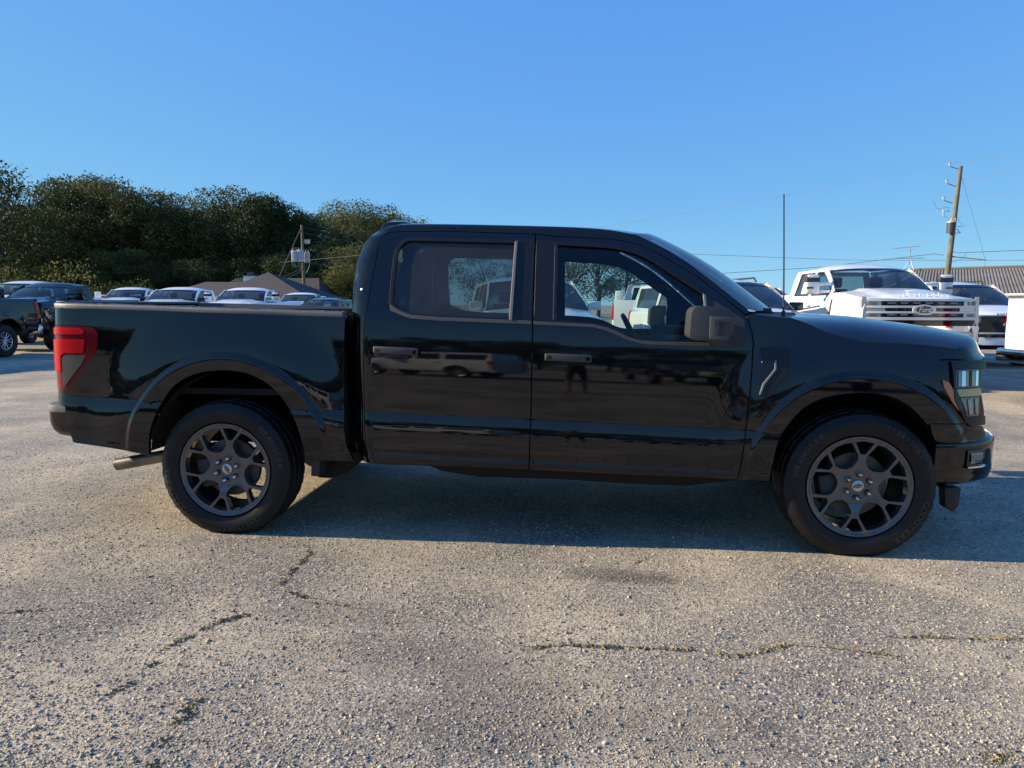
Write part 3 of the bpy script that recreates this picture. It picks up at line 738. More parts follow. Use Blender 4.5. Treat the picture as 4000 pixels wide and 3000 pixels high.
    # cowl between glass and hood, with wiper
    P = [[wsb[int(round(j * (NY - 1) / 40))] for j in range(41)], [(p[0] - .0, p[1], p[2] - .006) for p in hr]]
    P[0] = [(p[0] - .03, p[1], p[2] - .012) for p in P[0]]
    g = Geo(); g.add(*gridsurf(P)); g.build('cowl', M['trim'], T)
    g = Geo(); g.add(*tube([(-.42, -.60, 1.355), (-.475, -.45, 1.375), (-.46, -.2, 1.385), (-.40, .05, 1.39)], [.014, .012, .010, .008], 6)); g.add(*tube([(-.50, -.66, 1.365), (-.505, -.40, 1.386), (-.45, -.1, 1.405)], .009, 6)); g.add(*box(-.50, -.43, -.66, -.56, 1.345, 1.385, .01)); g.build('wiper', M['trim'], T)
    # ---- nose: bumper, grille (plan curve)
    def plan(y, d=0.0, hw=.93, x0=.2, xl=.73, n=3.2):
        q = min(.9999, abs(y) / (hw - d)); return x0 + (xl - d) * (1 - q ** n) ** (1 / n)
    def sweep(prof, a0, a1, d0=0.0, n=60, hw=.93):
        # prof: (offset outwards, z); walk round the plan curve from the right flank to the left flank
        rows = []
        for k in range(n + 1):
            th = a0 + (a1 - a0) * k / n
            c, s_ = math.cos(th), math.sin(th); y = -hw * math.copysign(abs(s_) ** (2 / 3.2), s_); x = .2 + .73 * abs(c) ** (2 / 3.2)
            nx, ny = (abs(c) ** (2 - 2 / 3.2)) / .73, (-math.copysign(abs(s_) ** (2 - 2 / 3.2), s_)) / hw; L = math.hypot(nx, ny); nx /= L; ny /= L
            rows.append([(x + nx * (o + d0), y + ny * (o + d0), z) for o, z in prof])
        return rows
    A = math.pi / 2
    bprof = [(-.06, .672), (-.015, .668), (.010, .655), (.018, .640), (.016, .60), (.014, .52), (.013, .46), (.004, .425), (-.03, .402), (-.10, .398)]
    a_end = math.atan2((.90 / .93) ** 1.6, (.20 / .73) ** 1.6)
    rows = sweep(bprof, a_end, -a_end, .0, 72)
    g = Geo(); g.add(*gridsurf(rows)); bum = g.build('front_bumper', BP, T, angle=40)
    for s in sides():
        rows = [[(x, s * abs(y), z) for x, y, z in r] for r in sweep([(.022, .606), (.024, .60), (.024, .525), (.022, .518)], 1.21, 1.0, 0, 8)]
        g = Geo(); g.add(*gridsurf(rows, s > 0)); fg = g.build('fog_lamp_housing', M['gloss_black'], bum)
        rows = [[(x, s * abs(y), z) for x, y, z in r] for r in sweep([(.026, .59), (.030, .57), (.030, .545), (.026, .53)], 1.18, 1.04, 0, 6)]
        g = Geo(); g.add(*gridsurf(rows, s > 0)); g.build('fog_lamp', M['lens_dark'], fg)
        rows = [[(x, s * abs(y), z) for x, y, z in r] for r in sweep([(.020, .520), (.034, .514), (.034, .506), (.016, .502)], 1.21, 1.0, 0, 8)]
        g = Geo(); g.add(*gridsurf(rows, s > 0)); g.build('fog_lamp_trim', M['chrome'], fg)
    rows = sweep([(-.12, 1.10), (-.115, .90), (-.115, .70), (-.12, .66)], .80, -.80, 0, 40)
    g = Geo(); g.add(*gridsurf(rows)); gr = g.build('grille', M['gloss_black'], T)
    for z in (1.06, .985, .91, .835, .76):
        rows = sweep([(-.115, z + .018), (-.085, z + .014), (-.085, z - .014), (-.115, z - .018)], .74, -.74, 0, 36); g = Geo(); g.add(*gridsurf(rows)); g.build('grille_bar', BP, gr)
    el = [(.15 * math.cos(t), .94 + .06 * math.sin(t)) for t in np.linspace(0, 2 * math.pi, 33)[:-1]]
    g = Geo(); g.add(*prism(el, .815, .86, 'x', .004)); v, f = textgeo('Ford', .10, .006, .35); g.add(np.stack([.862 + v[:, 2], v[:, 0], .94 + v[:, 1]], 1), f, mi=1); g.build('oval_emblem', [M['emblem_blue'], M['satin_silver']], gr)
    # ---- cab back wall, bed, tailgate, rear bumper
    g = Geo(); wl = lambda y, z: -2.905 + .0 * z
    g2 = frontmap(lambda y, z: -2.90 + max(0, z - 1.5) * .25)
    bo = [(-.84, .50), (.84, .50), (.86, 1.30), (.74, 1.72), (.66, 1.80), (-.66, 1.80), (-.74, 1.72), (-.86, 1.30)]
    rw = fillet([(-.66, 1.40), (.66, 1.40), (.60, 1.72), (-.60, 1.72)], .05)
    panel(g, bo, g2, [rw], step=.08, rim=.02); bw = g.build('cab_back_wall', BP, T)
    g = Geo(); panel(g, offset_poly(rw, .01), frontmap(lambda y, z: -2.893 + max(0, z - 1.5) * .25), step=.1, rim=0); g.build('rear_window', M['privacy_far'], bw)
    g = Geo(); g.add(*box(-4.78, -2.98, -.84, .84, .80, .84)); g.add(*box(-2.99, -2.96, -.88, .88, .55, 1.335)); 
    for s in sides(): g.add(*box(-4.8, -2.96, s * .80, s * .84, .80, 1.36)); g.add(*box(-4.2, -3.12, s * .58, s * .84, .84, 1.06, .04))
    g.build('bed_liner', M['underbody'], T)
    g = Geo(); g.add(*box(-4.865, -4.80, -.795, .795, .80, 1.395, .018, 3)); g.add(*box(-4.872, -4.86, -.70, .70, .90, 1.28, .005)); tg = g.build('tailgate', BP, T, angle=45)
    g = Geo(); g.add(*box(-4.87, -4.80, -.795, .795, 1.395, 1.415, .008)); g.build('tailgate_cap', M['rail_cap'], tg)
    g = Geo(); g.add(*box(-4.885, -4.872, -.14, .14, 1.10, 1.16, .005)); g.build('tailgate_handle', M['trim'], tg)
    rows = []
    for k in range(41):
        th = -math.pi / 2 + math.pi * k / 40; c, s_ = abs(math.cos(th)), math.sin(th)
        x = -4.69 - .27 * c ** .42; y = .945 * math.copysign(abs(s_) ** .42, s_)
        nx, ny = -c, s_
        rows.append([(x - nx * i, y - ny * i, z) for i, z in ((.20, .775), (.03, .775), (.008, .768), (0, .735), (.0, .724), (.004, .716), (.004, .66), (.02, .61), (.05, .575), (.10, .555), (.16, .548))])
    g = Geo(); g.add(*gridsurf(rows, True)); rb = g.build('rear_bumper', BP, T, angle=40)
    rows2 = [[(p[0] - .004 * math.copysign(1, 1) * abs(math.cos(-math.pi / 2 + math.pi * k / 40)), p[1] + .004 * math.sin(-math.pi / 2 + math.pi * k / 40), p[2] + .003) for p in r[:5]] for k, r in enumerate(rows)]
    g = Geo(); g.add(*gridsurf(rows2, True)); g.build('step_pad', M['rail_cap'], rb, angle=40)
    # ---- underside
    g = Geo(); g.add(*box(-4.6, .45, -.62, .62, .50, .60)); g.add(*box(-2.8, -.6, -.80, .80, .48, .56)); g.build('chassis', M['underbody'], T)
    g = Geo(); g.add(*tube([(-3.693, -.80, .398), (-3.693, .80, .398)], .055, 12)); v, f = lathe([(0, -.16), (.10, -.12), (.15, 0), (.10, .12), (0, .16)], 16); g.add(np.array(v) + np.array((-3.693, 0, .398)), f); g.build('rear_axle', M['underbody'], T)
    g = Geo(); g.add(*tube([(0, -.78, .36), (0, .78, .36)], .05, 10)); g.add(*box(-.35, .30, -.45, .45, .33, .45, .03)); g.build('front_suspension', M['underbody'], T)
    g = Geo(); g.add(*prism([(-3.24, .47), (-3.235, .29), (-3.13, .288), (-3.03, .335), (-2.97, .39), (-2.90, .47)], -.70, -.25, b=.02)); g.add(*box(-2.6, -1.3, .15, .55, .33, .48, .04)); g.build('fuel_tank', M['underbody'], T)
    ex = [(-4.585, -.70, .345), (-4.42, -.70, .378), (-4.25, -.70, .412), (-3.9, -.68, .47)]
    v, f = tube(ex, .040, 20, caps=False); v2, f2 = tube([(p[0] + .001, p[1], p[2]) for p in ex[:2]], .0365, 20, caps=False)
    g = Geo(); g.add(v, f); g.add(v2, [tuple(reversed(q)) for q in f2]); g.build('exhaust_pipe', M['steel'], T)
    # ---- antennas
    g = Geo(); g.add(*tube([(-.402, -.80, 1.330), (-.404, -.80, 1.37)], .011, 8)); g.add(*tube([(-.403, -.80, 1.36), (-.416, -.80, 1.69), (-.431, -.80, 2.022)], [.0052, .0045, .0042], 7)); g.build('whip_antenna', M['trim'], T)
    g = Geo(); P = []
    for x, h, w in ((-2.97, .0, .05), (-2.955, .045, .06), (-2.90, .064, .062), (-2.80, .064, .055), (-2.74, .048, .045), (-2.66, .0, .02)):
        zb = 1.923; P.append([(x, -w, zb - .03), (x, -w * .8, zb + h * .8), (x, 0, zb + h), (x, w * .8, zb + h * .8), (x, w, zb - .03)])
    g.add(*gridsurf(P)); g.build('roof_antenna', M['black_paint'], T, angle=60)
    # ---- cabin
    g = Geo(); g.add(*box(-2.88, -.55, -.82, .82, .55, .62)); g.add(*box(-.60, -.55, -.80, .80, .55, 1.2)); g.build('cabin_floor', M['cabin_grey'], T)
    g = Geo(); g.add(*gridsurf([[(x, y, z) for y, z in ((-.70, 1.775), (-.60, 1.825), (-.3, 1.85), (.3, 1.85), (.60, 1.825), (.70, 1.775))] for x in (-2.80, -2.4, -2.0, -1.6, -1.32)], True)); g.build('headliner', M['headliner'], T)
    g = Geo(); g.add(*box(-1.02, -.62, -.80, .80, .90, 1.19, .06, 3)); g.add(*box(-1.0, -.70, .20, .58, 1.15, 1.25, .04, 3)); g.add(*box(-1.06, -1.0, -.16, .16, 1.02, 1.27, .015)); g.build('dashboard', M['cabin_grey'], T)
    for s in sides():
        g = Geo(); g.add(*box(-1.72, -1.18, s * .38 - .26, s * .38 + .26, .80, .96, .06, 3))
        g.add(*xf(box(-.08, .08, -.25, .25, 0, .66, .06, 3), Matrix.Translation((-1.74, s * .38, .92)) @ Matrix.Rotation(rad(-14), 4, 'Y'))); st = g.build('front_seat', M['cloth'], T)
        g = Geo(); g.add(*xf(box(-.05, .05, -.13, .13, .70, .88, .04, 3), Matrix.Translation((-1.75, s * .38, .92)) @ Matrix.Rotation(rad(-12), 4, 'Y'))); g.build('headrest', M['cloth'], st)
    g = Geo(); g.add(*box(-2.66, -2.25, -.74, .74, .80, .95, .06, 3)); g.add(*xf(box(-.07, .07, -.74, .74, 0, .44, .05, 3), Matrix.Translation((-2.68, 0, .92)) @ Matrix.Rotation(rad(-8), 4, 'Y'))); g.build('rear_seat', M['cloth'], T)
    mt = Matrix.Translation((-1.16, .38, 1.16)) @ Matrix.Rotation(rad(62), 4, 'Y')
    ring = [mt @ Vector((.185 * math.cos(a), .185 * math.sin(a), 0)) for a in np.linspace(0, 2 * math.pi, 33)]
    g = Geo(); g.add(*tube(ring, .016, 7, False)); g.add(*tube([mt @ Vector((-.17, 0, 0)), mt @ Vector((.17, 0, 0))], .02, 6)); g.add(*tube([mt @ Vector((0, 0, 0)), mt @ Vector((0, 0, -.25))], .035, 8)); g.build('steering_wheel', M['trim'], T)
    g = Geo(); g.add(*box(-1.10, -1.06, -.13, .13, 1.72, 1.80, .015)); g.build('rearview_mirror', M['trim'], T)
    for s in sides():
        g = Geo(); g.add(*xf(box(-.08, .08, -.2, .2, -.008, .008, .006), Matrix.Translation((-1.22, s * .38, 1.80)) @ Matrix.Rotation(rad(20), 4, 'Y'))); g.build('sun_visor', M['headliner'], T)
    return T
HERO = build_hero()
# ------------------------------------------------------------------ ground
def ground_material():
    m, t, b = newmat('worn_asphalt')
    N = lambda k: t.nodes.new(k); L = t.links.new
    tc = N('ShaderNodeTexCoord'); obj = tc.outputs['Object']
    def noise(sc, det=5, rough=.55, vec=None):
        n = N('ShaderNodeTexNoise'); n.inputs['Scale'].default_value = sc; n.inputs['Detail'].default_value = det; n.inputs['Roughness'].default_value = rough; L(vec or obj, n.inputs['Vector']); return n.outputs['Fac']
    def rng(x, a, b_, c=0., d=1.):
        r = N('ShaderNodeMapRange'); r.inputs[1].default_value = a; r.inputs[2].default_value = b_; r.inputs[3].default_value = c; r.inputs[4].default_value = d; L(x, r.inputs[0]); return r.outputs[0]
    def mix(f, a, c, mode='MIX'):
        x = N('ShaderNodeMix'); x.data_type = 'RGBA'; x.blend_type = mode; L(f, x.inputs[0]) if not isinstance(f, float) else setattr(x.inputs[0], 'default_value', f)
        for s, v in ((6, a), (7, c)):
            if isinstance(v, tuple): x.inputs[s].default_value = (*v, 1)
            else: L(v, x.inputs[s])
        return x.outputs[2]
    def vor(sc, feat='F1'):
        v = N('ShaderNodeTexVoronoi'); v.feature = feat; v.inputs['Scale'].default_value = sc; L(obj, v.inputs['Vector']); return v
    # worn patches: sandy fines over grey binder
    patch = rng(noise(.8, 6, .6), .40, .58)
    patch2 = rng(noise(1.9, 5, .6), .42, .66)
    base = mix(patch, (.135, .127, .110), (.42, .350, .242))
    base = mix(patch2, base, mix(.5, base, (.21, .196, .165)))
    # stones of two sizes, each its own tint
    for sc, lo, hi, amt in ((66, .34, .56, .85), (125, .34, .54, .8)):
        v = vor(sc); stone = rng(v.outputs['Distance'], lo, hi, 1, 0)
        sx = N('ShaderNodeSeparateColor'); L(v.outputs['Color'], sx.inputs[0])
        tint = mix(sx.outputs[0], (.15, .142, .125), (.62, .53, .37))
        pick0 = rng(sx.outputs[1], .25, .5, 0, amt); pm = N('ShaderNodeMath'); pm.operation = 'MULTIPLY'; L(pick0, pm.inputs[0]); L(rng(patch, 0, 1, 1, .45), pm.inputs[1]); pick = pm.outputs[0]
        ml = N('ShaderNodeMath'); ml.operation = 'MULTIPLY'; L(stone, ml.inputs[0]); L(pick, ml.inputs[1])
        base = mix(ml.outputs[0], base, tint)
    gap = rng(noise(46, 4, .7), .30, .47, 1, 0)
    base = mix(rng(gap, 0, 1, 0, .8), base, (.03, .029, .029))
    de = vor(66, 'DISTANCE_TO_EDGE'); crev = rng(de.outputs['Distance'], .02, .11, 1, 0)
    cm = N('ShaderNodeMath'); cm.operation = 'MULTIPLY'; L(crev, cm.inputs[0]); L(rng(noise(22, 4, .6), .40, .58, 0, .75), cm.inputs[1])
    base = mix(cm.outputs[0], base, (.03, .029, .03))
    # broad wear and the oily stains
    tone = rng(noise(.16, 4), .3, .7, 1.08, 1.42)
    sc = N('ShaderNodeVectorMath'); sc.operation = 'SCALE'; L(base, sc.inputs[0]); L(tone, sc.inputs['Scale']); base = sc.outputs[0]
    sepx = N('ShaderNodeSeparateXYZ'); L(obj, sepx.inputs[0])
    wob = rng(noise(5, 5, .65), .3, .7, -.35, .35)
    for (cx, cy, rx, ry, k) in ((-1.36, -1.40, .34, .11, .55), (-1.20, -1.46, .26, .07, .35), (-1.75, -2.72, .45, .28, .42), (-2.15, -2.35, .6, .2, .3), (-1.15, -2.75, .35, .22, .28), (-2.6, -2.0, .5, .16, .26), (-1.5, -2.45, .7, .12, .22)):
        parts = []
        for o, c, r in ((0, cx, rx), (1, cy, ry)):
            s_ = N('ShaderNodeMath'); s_.operation = 'SUBTRACT'; L(sepx.outputs[o], s_.inputs[0]); s_.inputs[1].default_value = c
            d_ = N('ShaderNodeMath'); d_.operation = 'DIVIDE'; L(s_.outputs[0], d_.inputs[0]); d_.inputs[1].default_value = r
            p_ = N('ShaderNodeMath'); p_.operation = 'POWER'; L(d_.outputs[0], p_.inputs[0]); p_.inputs[1].default_value = 2; parts.append(p_.outputs[0])
        ad = N('ShaderNodeMath'); ad.operation = 'ADD'; L(parts[0], ad.inputs[0]); L(parts[1], ad.inputs[1])
        ad2 = N('ShaderNodeMath'); ad2.operation = 'ADD'; L(ad.outputs[0], ad2.inputs[0]); L(wob, ad2.inputs[1])
        f = rng(ad2.outputs[0], .15, 1.1, k, 0)
        base = mix(f, base, (.05, .045, .042))
    L(base, b.inputs['Base Color']); b.inputs['Roughness'].default_value = .93; b.inputs['Specular IOR Level'].default_value = .25
    # relief
    h = None
    for sc_, w in ((70, 1.0), (140, .5)):
        v = vor(sc_, 'SMOOTH_F1'); r = rng(v.outputs['Distance'], .1, .6, w, 0)
        if h is None: h = r
        else:
            a_ = N('ShaderNodeMath'); a_.operation = 'ADD'; L(h, a_.inputs[0]); L(r, a_.inputs[1]); h = a_.outputs[0]
    a_ = N('ShaderNodeMath'); a_.operation = 'ADD'; L(h, a_.inputs[0]); L(rng(noise(60, 5, .7), 0, 1, 0, 1.6), a_.inputs[1])
    bp = N('ShaderNodeBump'); bp.inputs['Strength'].default_value = .42; bp.inputs['Distance'].default_value = .004; L(a_.outputs[0], bp.inputs['Height']); L(bp.outputs[0], b.inputs['Normal'])
    return m
g = Geo(); g.add([(-600, -500, 0), (600, -500, 0), (600, 900, 0), (-600, 900, 0)], [(0, 1, 2, 3)])
tag(g.build('ground', ground_material(), smooth=False), kind='structure')
def gravel():
    m, t, b = newmat('loose_stone')
    ge = t.nodes.new('ShaderNodeNewGeometry'); cr = t.nodes.new('ShaderNodeValToRGB')
    el = cr.color_ramp.elements; el[0].position = 0; el[0].color = (.11, .108, .105, 1); el[1].position = 1; el[1].color = (.62, .54, .39, 1)
    e = el.new(.35); e.color = (.29, .265, .225, 1); e = el.new(.7); e.color = (.46, .39, .28, 1)
    t.links.new(ge.outputs['Random Per Island'], cr.inputs[0]); t.links.new(cr.outputs[0], b.inputs['Base Color']); b.inputs['Roughness'].default_value = .9; b.inputs['Specular IOR Level'].default_value = .25
    rs = np.random.RandomState(7)
    ico = bmesh.new(); bmesh.ops.create_icosphere(ico, subdivisions=1, radius=1); bv = np.array([tuple(v.co) for v in ico.verts]); ico.verts.index_update(); bf = np.array([[v.index for v in f.verts] for f in ico.faces]); ico.free()
    oc = np.array([(1, 0, 0), (-1, 0, 0), (0, 1, 0), (0, -1, 0), (0, 0, 1), (0, 0, -1)], float); of = np.array([(0, 2, 4), (2, 1, 4), (1, 3, 4), (3, 0, 4), (2, 0, 5), (1, 2, 5), (3, 1, 5), (0, 3, 5)])
    VA, FA, base_i = [], [], 0
    # half-buried stones, thinning away from the near edge; none stand under the tyres' contact
    for sv, sf, n, r0, sp, pw in ((bv, bf, 30000, .0030, .38, 2.2), (oc, of, 200000, .0022, .34, 1.5)):
        y = -3.35 + 4.6 * rs.rand(n) ** pw; half = 2.2 + (y + 3.3) * 1.0
        x = -1.75 + (rs.rand(n) * 2 - 1) * half * 1.05
        cl = .5 + .5 * np.sin(x * 2.1 + 1.3 * np.sin(y * 2.7 + .5)) * np.sin(y * 3.1 + 1.7 * np.sin(x * 1.3))
        cl = .55 * cl + .45 * (.5 + .5 * np.sin(x * 5.3 + y * 1.7 + 2 * np.sin(y * 4.1)))
        keep = rs.rand(n) < .25 + .75 * cl
        for tx, ty in ((0, -.86), (-3.693, -.86)): keep &= ~((abs(x - tx) < .3) & (abs(y - ty) < .2))
        x, y = x[keep], y[keep]; n = len(x); kv = len(sv)
        r = np.clip(r0 * np.exp(rs.randn(n) * sp), .0014, .0068)
        V = sv[None] * (1 + .24 * rs.randn(n, kv, 1)) + .12 * rs.randn(n, kv, 3)
        V = V * np.stack([r * (1.05 + .6 * rs.rand(n)), r * (1 + .35 * rs.rand(n)), r * (.8 + .4 * rs.rand(n))], 1)[:, None]
        a = rs.rand(n) * 6.283; c, s = np.cos(a)[:, None], np.sin(a)[:, None]
        V = np.stack([V[..., 0] * c - V[..., 1] * s + x[:, None], V[..., 0] * s + V[..., 1] * c + y[:, None], V[..., 2] + (r * .2)[:, None]], -1)
        VA.append(V.reshape(-1, 3)); FA.append((sf[None] + (np.arange(n) * kv)[:, None, None]).reshape(-1, 3) + base_i); base_i += n * kv
    V, F = np.concatenate(VA), np.concatenate(FA)
    me = bpy.data.meshes.new('gravel'); V = V.reshape(-1, 3)
    me.vertices.add(len(V)); me.vertices.foreach_set('co', V.ravel())
    me.loops.add(F.size); me.loops.foreach_set('vertex_index', F.ravel()); me.polygons.add(len(F)); me.polygons.foreach_set('loop_start', np.arange(len(F)) * 3); me.polygons.foreach_set('loop_total', np.full(len(F), 3))
    me.update(calc_edges=True); me.materials.append(m)
    o = bpy.data.objects.new('gravel', me); COL.objects.link(o); tag(o, kind='stuff')
gravel()
def moss():
    m, t, b = newmat('moss')
    ge = t.nodes.new('ShaderNodeNewGeometry'); cr = t.nodes.new('ShaderNodeValToRGB'); el = cr.color_ramp.elements
    el[0].color = (.13, .115, .05, 1); el[1].color = (.34, .27, .14, 1); e = el.new(.5); e.color = (.22, .185, .08, 1)
    t.links.new(ge.outputs['Random Per Island'], cr.inputs[0]); t.links.new(cr.outputs[0], b.inputs['Base Color']); b.inputs['Roughness'].default_value = .9
    rs = np.random.RandomState(3); V, F = [], []
    for pl, dens, wd in MOSS:
        for (p, q) in zip(pl, pl[1:]):
            p, q = np.array(p), np.array(q); L = np.linalg.norm(q - p); k = int(L * dens * .55)
            amp = rs.rand() * .6 + .6
            for i in range(k):
                u = rs.rand(); c = p + (q - p) * u + rs.randn(2) * wd * .75 * (.4 + abs(math.sin(u * 9 + p[0] * 20)))
                if math.sin(u * L * 31 + p[0] * 17) + rs.randn() * .5 < -.5: continue
                h = .003 + .007 * rs.rand() ** 2; a = rs.rand() * 6.28; w = .003 + .004 * rs.rand(); ln = rs.randn(2) * .008
                n = len(V); V += [(c[0] - math.cos(a) * w, c[1] - math.sin(a) * w, -.001), (c[0] + math.cos(a) * w, c[1] + math.sin(a) * w, -.001), (c[0] + ln[0], c[1] + ln[1], h), (c[0] - ln[0] * .3, c[1] - ln[1] * .4 + w, h * .7)]
                F += [(n, n + 1, n + 2), (n, n + 2, n + 3)]
    g = Geo(); g.add(V, F); o = g.build('moss', m, smooth=False); tag(o, kind='stuff')
    V, F = [], []; rs = np.random.RandomState(17)
    for pl in CRACKS:
        pts = resample(list(pl) + [pl[-1]], .03)[:-1] if False else [tuple(np.array(a) * (1 - t) + np.array(b_) * t) for a, b_ in zip(pl, pl[1:]) for t in np.linspace(0, 1, max(2, int(math.hypot(b_[0] - a[0], b_[1] - a[1]) / .035)))[:-1]]
        n0 = len(V)
        for i, q in enumerate(pts):
            w = .0008 + .0026 * rs.rand(); o_ = rs.randn(2) * .007; V += [(q[0] + o_[0], q[1] + o_[1] - w, .0015), (q[0] + o_[0] + w * .3, q[1] + o_[1] + w, .0015)]
        F += [(n0 + 2 * i, n0 + 2 * i + 2, n0 + 2 * i + 3, n0 + 2 * i + 1) for i in range(len(pts) - 1)]
    g = Geo(); g.add(V, F); o = g.build('pavement_cracks', mat('crack_dirt', (.085, .074, .052), .95), smooth=False); tag(o, kind='stuff')
CRACKS = [[(-2.096, -2.024), (-1.928, -2.119), (-1.818, -2.223), (-1.739, -2.244), (-1.617, -2.202), (-1.436, -2.203), (-1.247, -2.193), (-1.079, -2.189), (-0.973, -2.212), (-0.912, -2.225), (-0.831, -2.188), (-0.67, -2.102), (-0.516, -2.112), (-0.404, -2.129), (-0.272, -2.158)], [(-0.261, -1.997), (0.033, -1.965), (0.318, -1.952)], [(-1.145, -1.098), (-1.26, -1.271), (-1.452, -1.591), (-1.564, -1.834), (-1.592, -2.039), (-1.7, -2.26)], [(-3.146, -1.08), (-3.044, -1.303), (-3.052, -1.446), (-3.046, -1.641), (-3.028, -1.724), (-2.894, -1.83), (-2.622, -1.92), (-2.39, -1.959), (-2.16, -2.031), (-1.934, -2.163), (-1.816, -2.233)], [(-3.029, -2.059), (-3.126, -2.145), (-3.166, -2.228), (-3.202, -2.328), (-3.226, -2.421), (-3.215, -2.546), (-3.183, -2.665), (-3.207, -2.724), (-3.24, -2.777), (-3.234, -2.88)], [(-2.895, -2.774), (-2.876, -2.85), (-2.893, -2.905), (-2.854, -3.008), (-2.836, -3.109)], [(-4.157, -2.171), (-3.956, -2.113), (-3.788, -2.032)]]
MOSS = [([(-1.739, -2.244), (-1.617, -2.202), (-1.436, -2.203), (-1.247, -2.193), (-1.079, -2.189)], 1500, 0.01), ([(-0.973, -2.212), (-0.912, -2.225), (-0.831, -2.188), (-0.67, -2.102)], 1500, 0.01), ([(-0.516, -2.112), (-0.404, -2.129), (-0.272, -2.158)], 900, 0.008), ([(-0.168, -1.976), (0.033, -1.965)], 900, 0.008), ([(0.096, -1.969), (0.318, -1.952)], 900, 0.008), ([(-1.26, -1.271), (-1.179, -1.12)], 500, 0.01), ([(-1.591, -1.849), (-1.559, -1.807)], 500, 0.01), ([(-0.272, -2.815), (-0.172, -2.771)], 1800, 0.02), ([(-3.115, -1.157), (-3.044, -1.303), (-3.052, -1.446), (-3.046, -1.641), (-3.028, -1.724)], 900, 0.012), ([(-2.95, -1.808), (-2.837, -1.856)], 900, 0.01), ([(-2.793, -1.913), (-2.622, -1.92)], 500, 0.01), ([(-3.029, -2.059), (-3.126, -2.145), (-3.166, -2.228)], 1700, 0.013), ([(-3.171, -2.293), (-3.202, -2.328), (-3.226, -2.421)], 1500, 0.011), ([(-3.184, -2.52), (-3.215, -2.546)], 1500, 0.01), ([(-3.183, -2.665), (-3.207, -2.724), (-3.24, -2.777)], 900, 0.011), ([(-2.891, -2.751), (-2.892, -2.81), (-2.853, -2.848), (-2.893, -2.905)], 1600, 0.018), ([(-2.857, -2.978), (-2.861, -3.009)], 1200, 0.016), ([(-2.815, -3.096), (-2.84, -3.115)], 1500, 0.014), ([(-3.471, -2.841), (-3.418, -2.821)], 800, 0.012), ([(-4.157, -2.171), (-4.072, -2.138), (-3.956, -2.113)], 600, 0.01)]
moss()
# ------------------------------------------------------------------ the other vehicles of the lot
SPEC = {
 'heavy_crew': dict(kind='pickup', WB=4.05, foh=.97, rear=-5.32, hw=1.0, h0=1.55, h1=1.43, belt=1.46, roof=2.06, wsx=-.52, wst=-1.20, doors=(-.62, -1.72, -2.72), cabr=-2.96, sill=.60, bed=1.50, R=.53, az=.47, wr=.425, rb=.235),
 'heavy_regular': dict(kind='pickup', WB=3.60, foh=.97, rear=-4.95, hw=1.0, h0=1.55, h1=1.43, belt=1.46, roof=2.04, wsx=-.52, wst=-1.20, doors=(-.62, -1.78), cabr=-2.08, sill=.60, bed=1.50, R=.53, az=.47, wr=.425, rb=.235),
 'heavy_extended': dict(kind='pickup', WB=3.90, foh=.97, rear=-5.2, hw=1.0, h0=1.53, h1=1.42, belt=1.45, roof=2.03, wsx=-.52, wst=-1.20, doors=(-.62, -1.70, -2.30), cabr=-2.52, sill=.60, bed=1.50, R=.53, az=.47, wr=.425, rb=.235),
 'large_suv': dict(kind='suv', WB=3.11, foh=.98, rear=-4.33, hw=.99, h0=1.33, h1=1.17, belt=1.27, roof=1.93, wsx=-.30, wst=-1.12, doors=(-.42, -1.56, -2.55), cabr=-4.15, sill=.47, bed=0, R=.48, az=.42, wr=.405, rb=.255),
 'crossover': dict(kind='suv', WB=2.90, foh=.92, rear=-3.98, hw=.95, h0=1.18, h1=1.02, belt=1.12, roof=1.70, wsx=-.22, wst=-1.05, doors=(-.36, -1.45, -2.40), cabr=-3.80, sill=.40, bed=0, R=.44, az=.38, wr=.37, rb=.23),
}
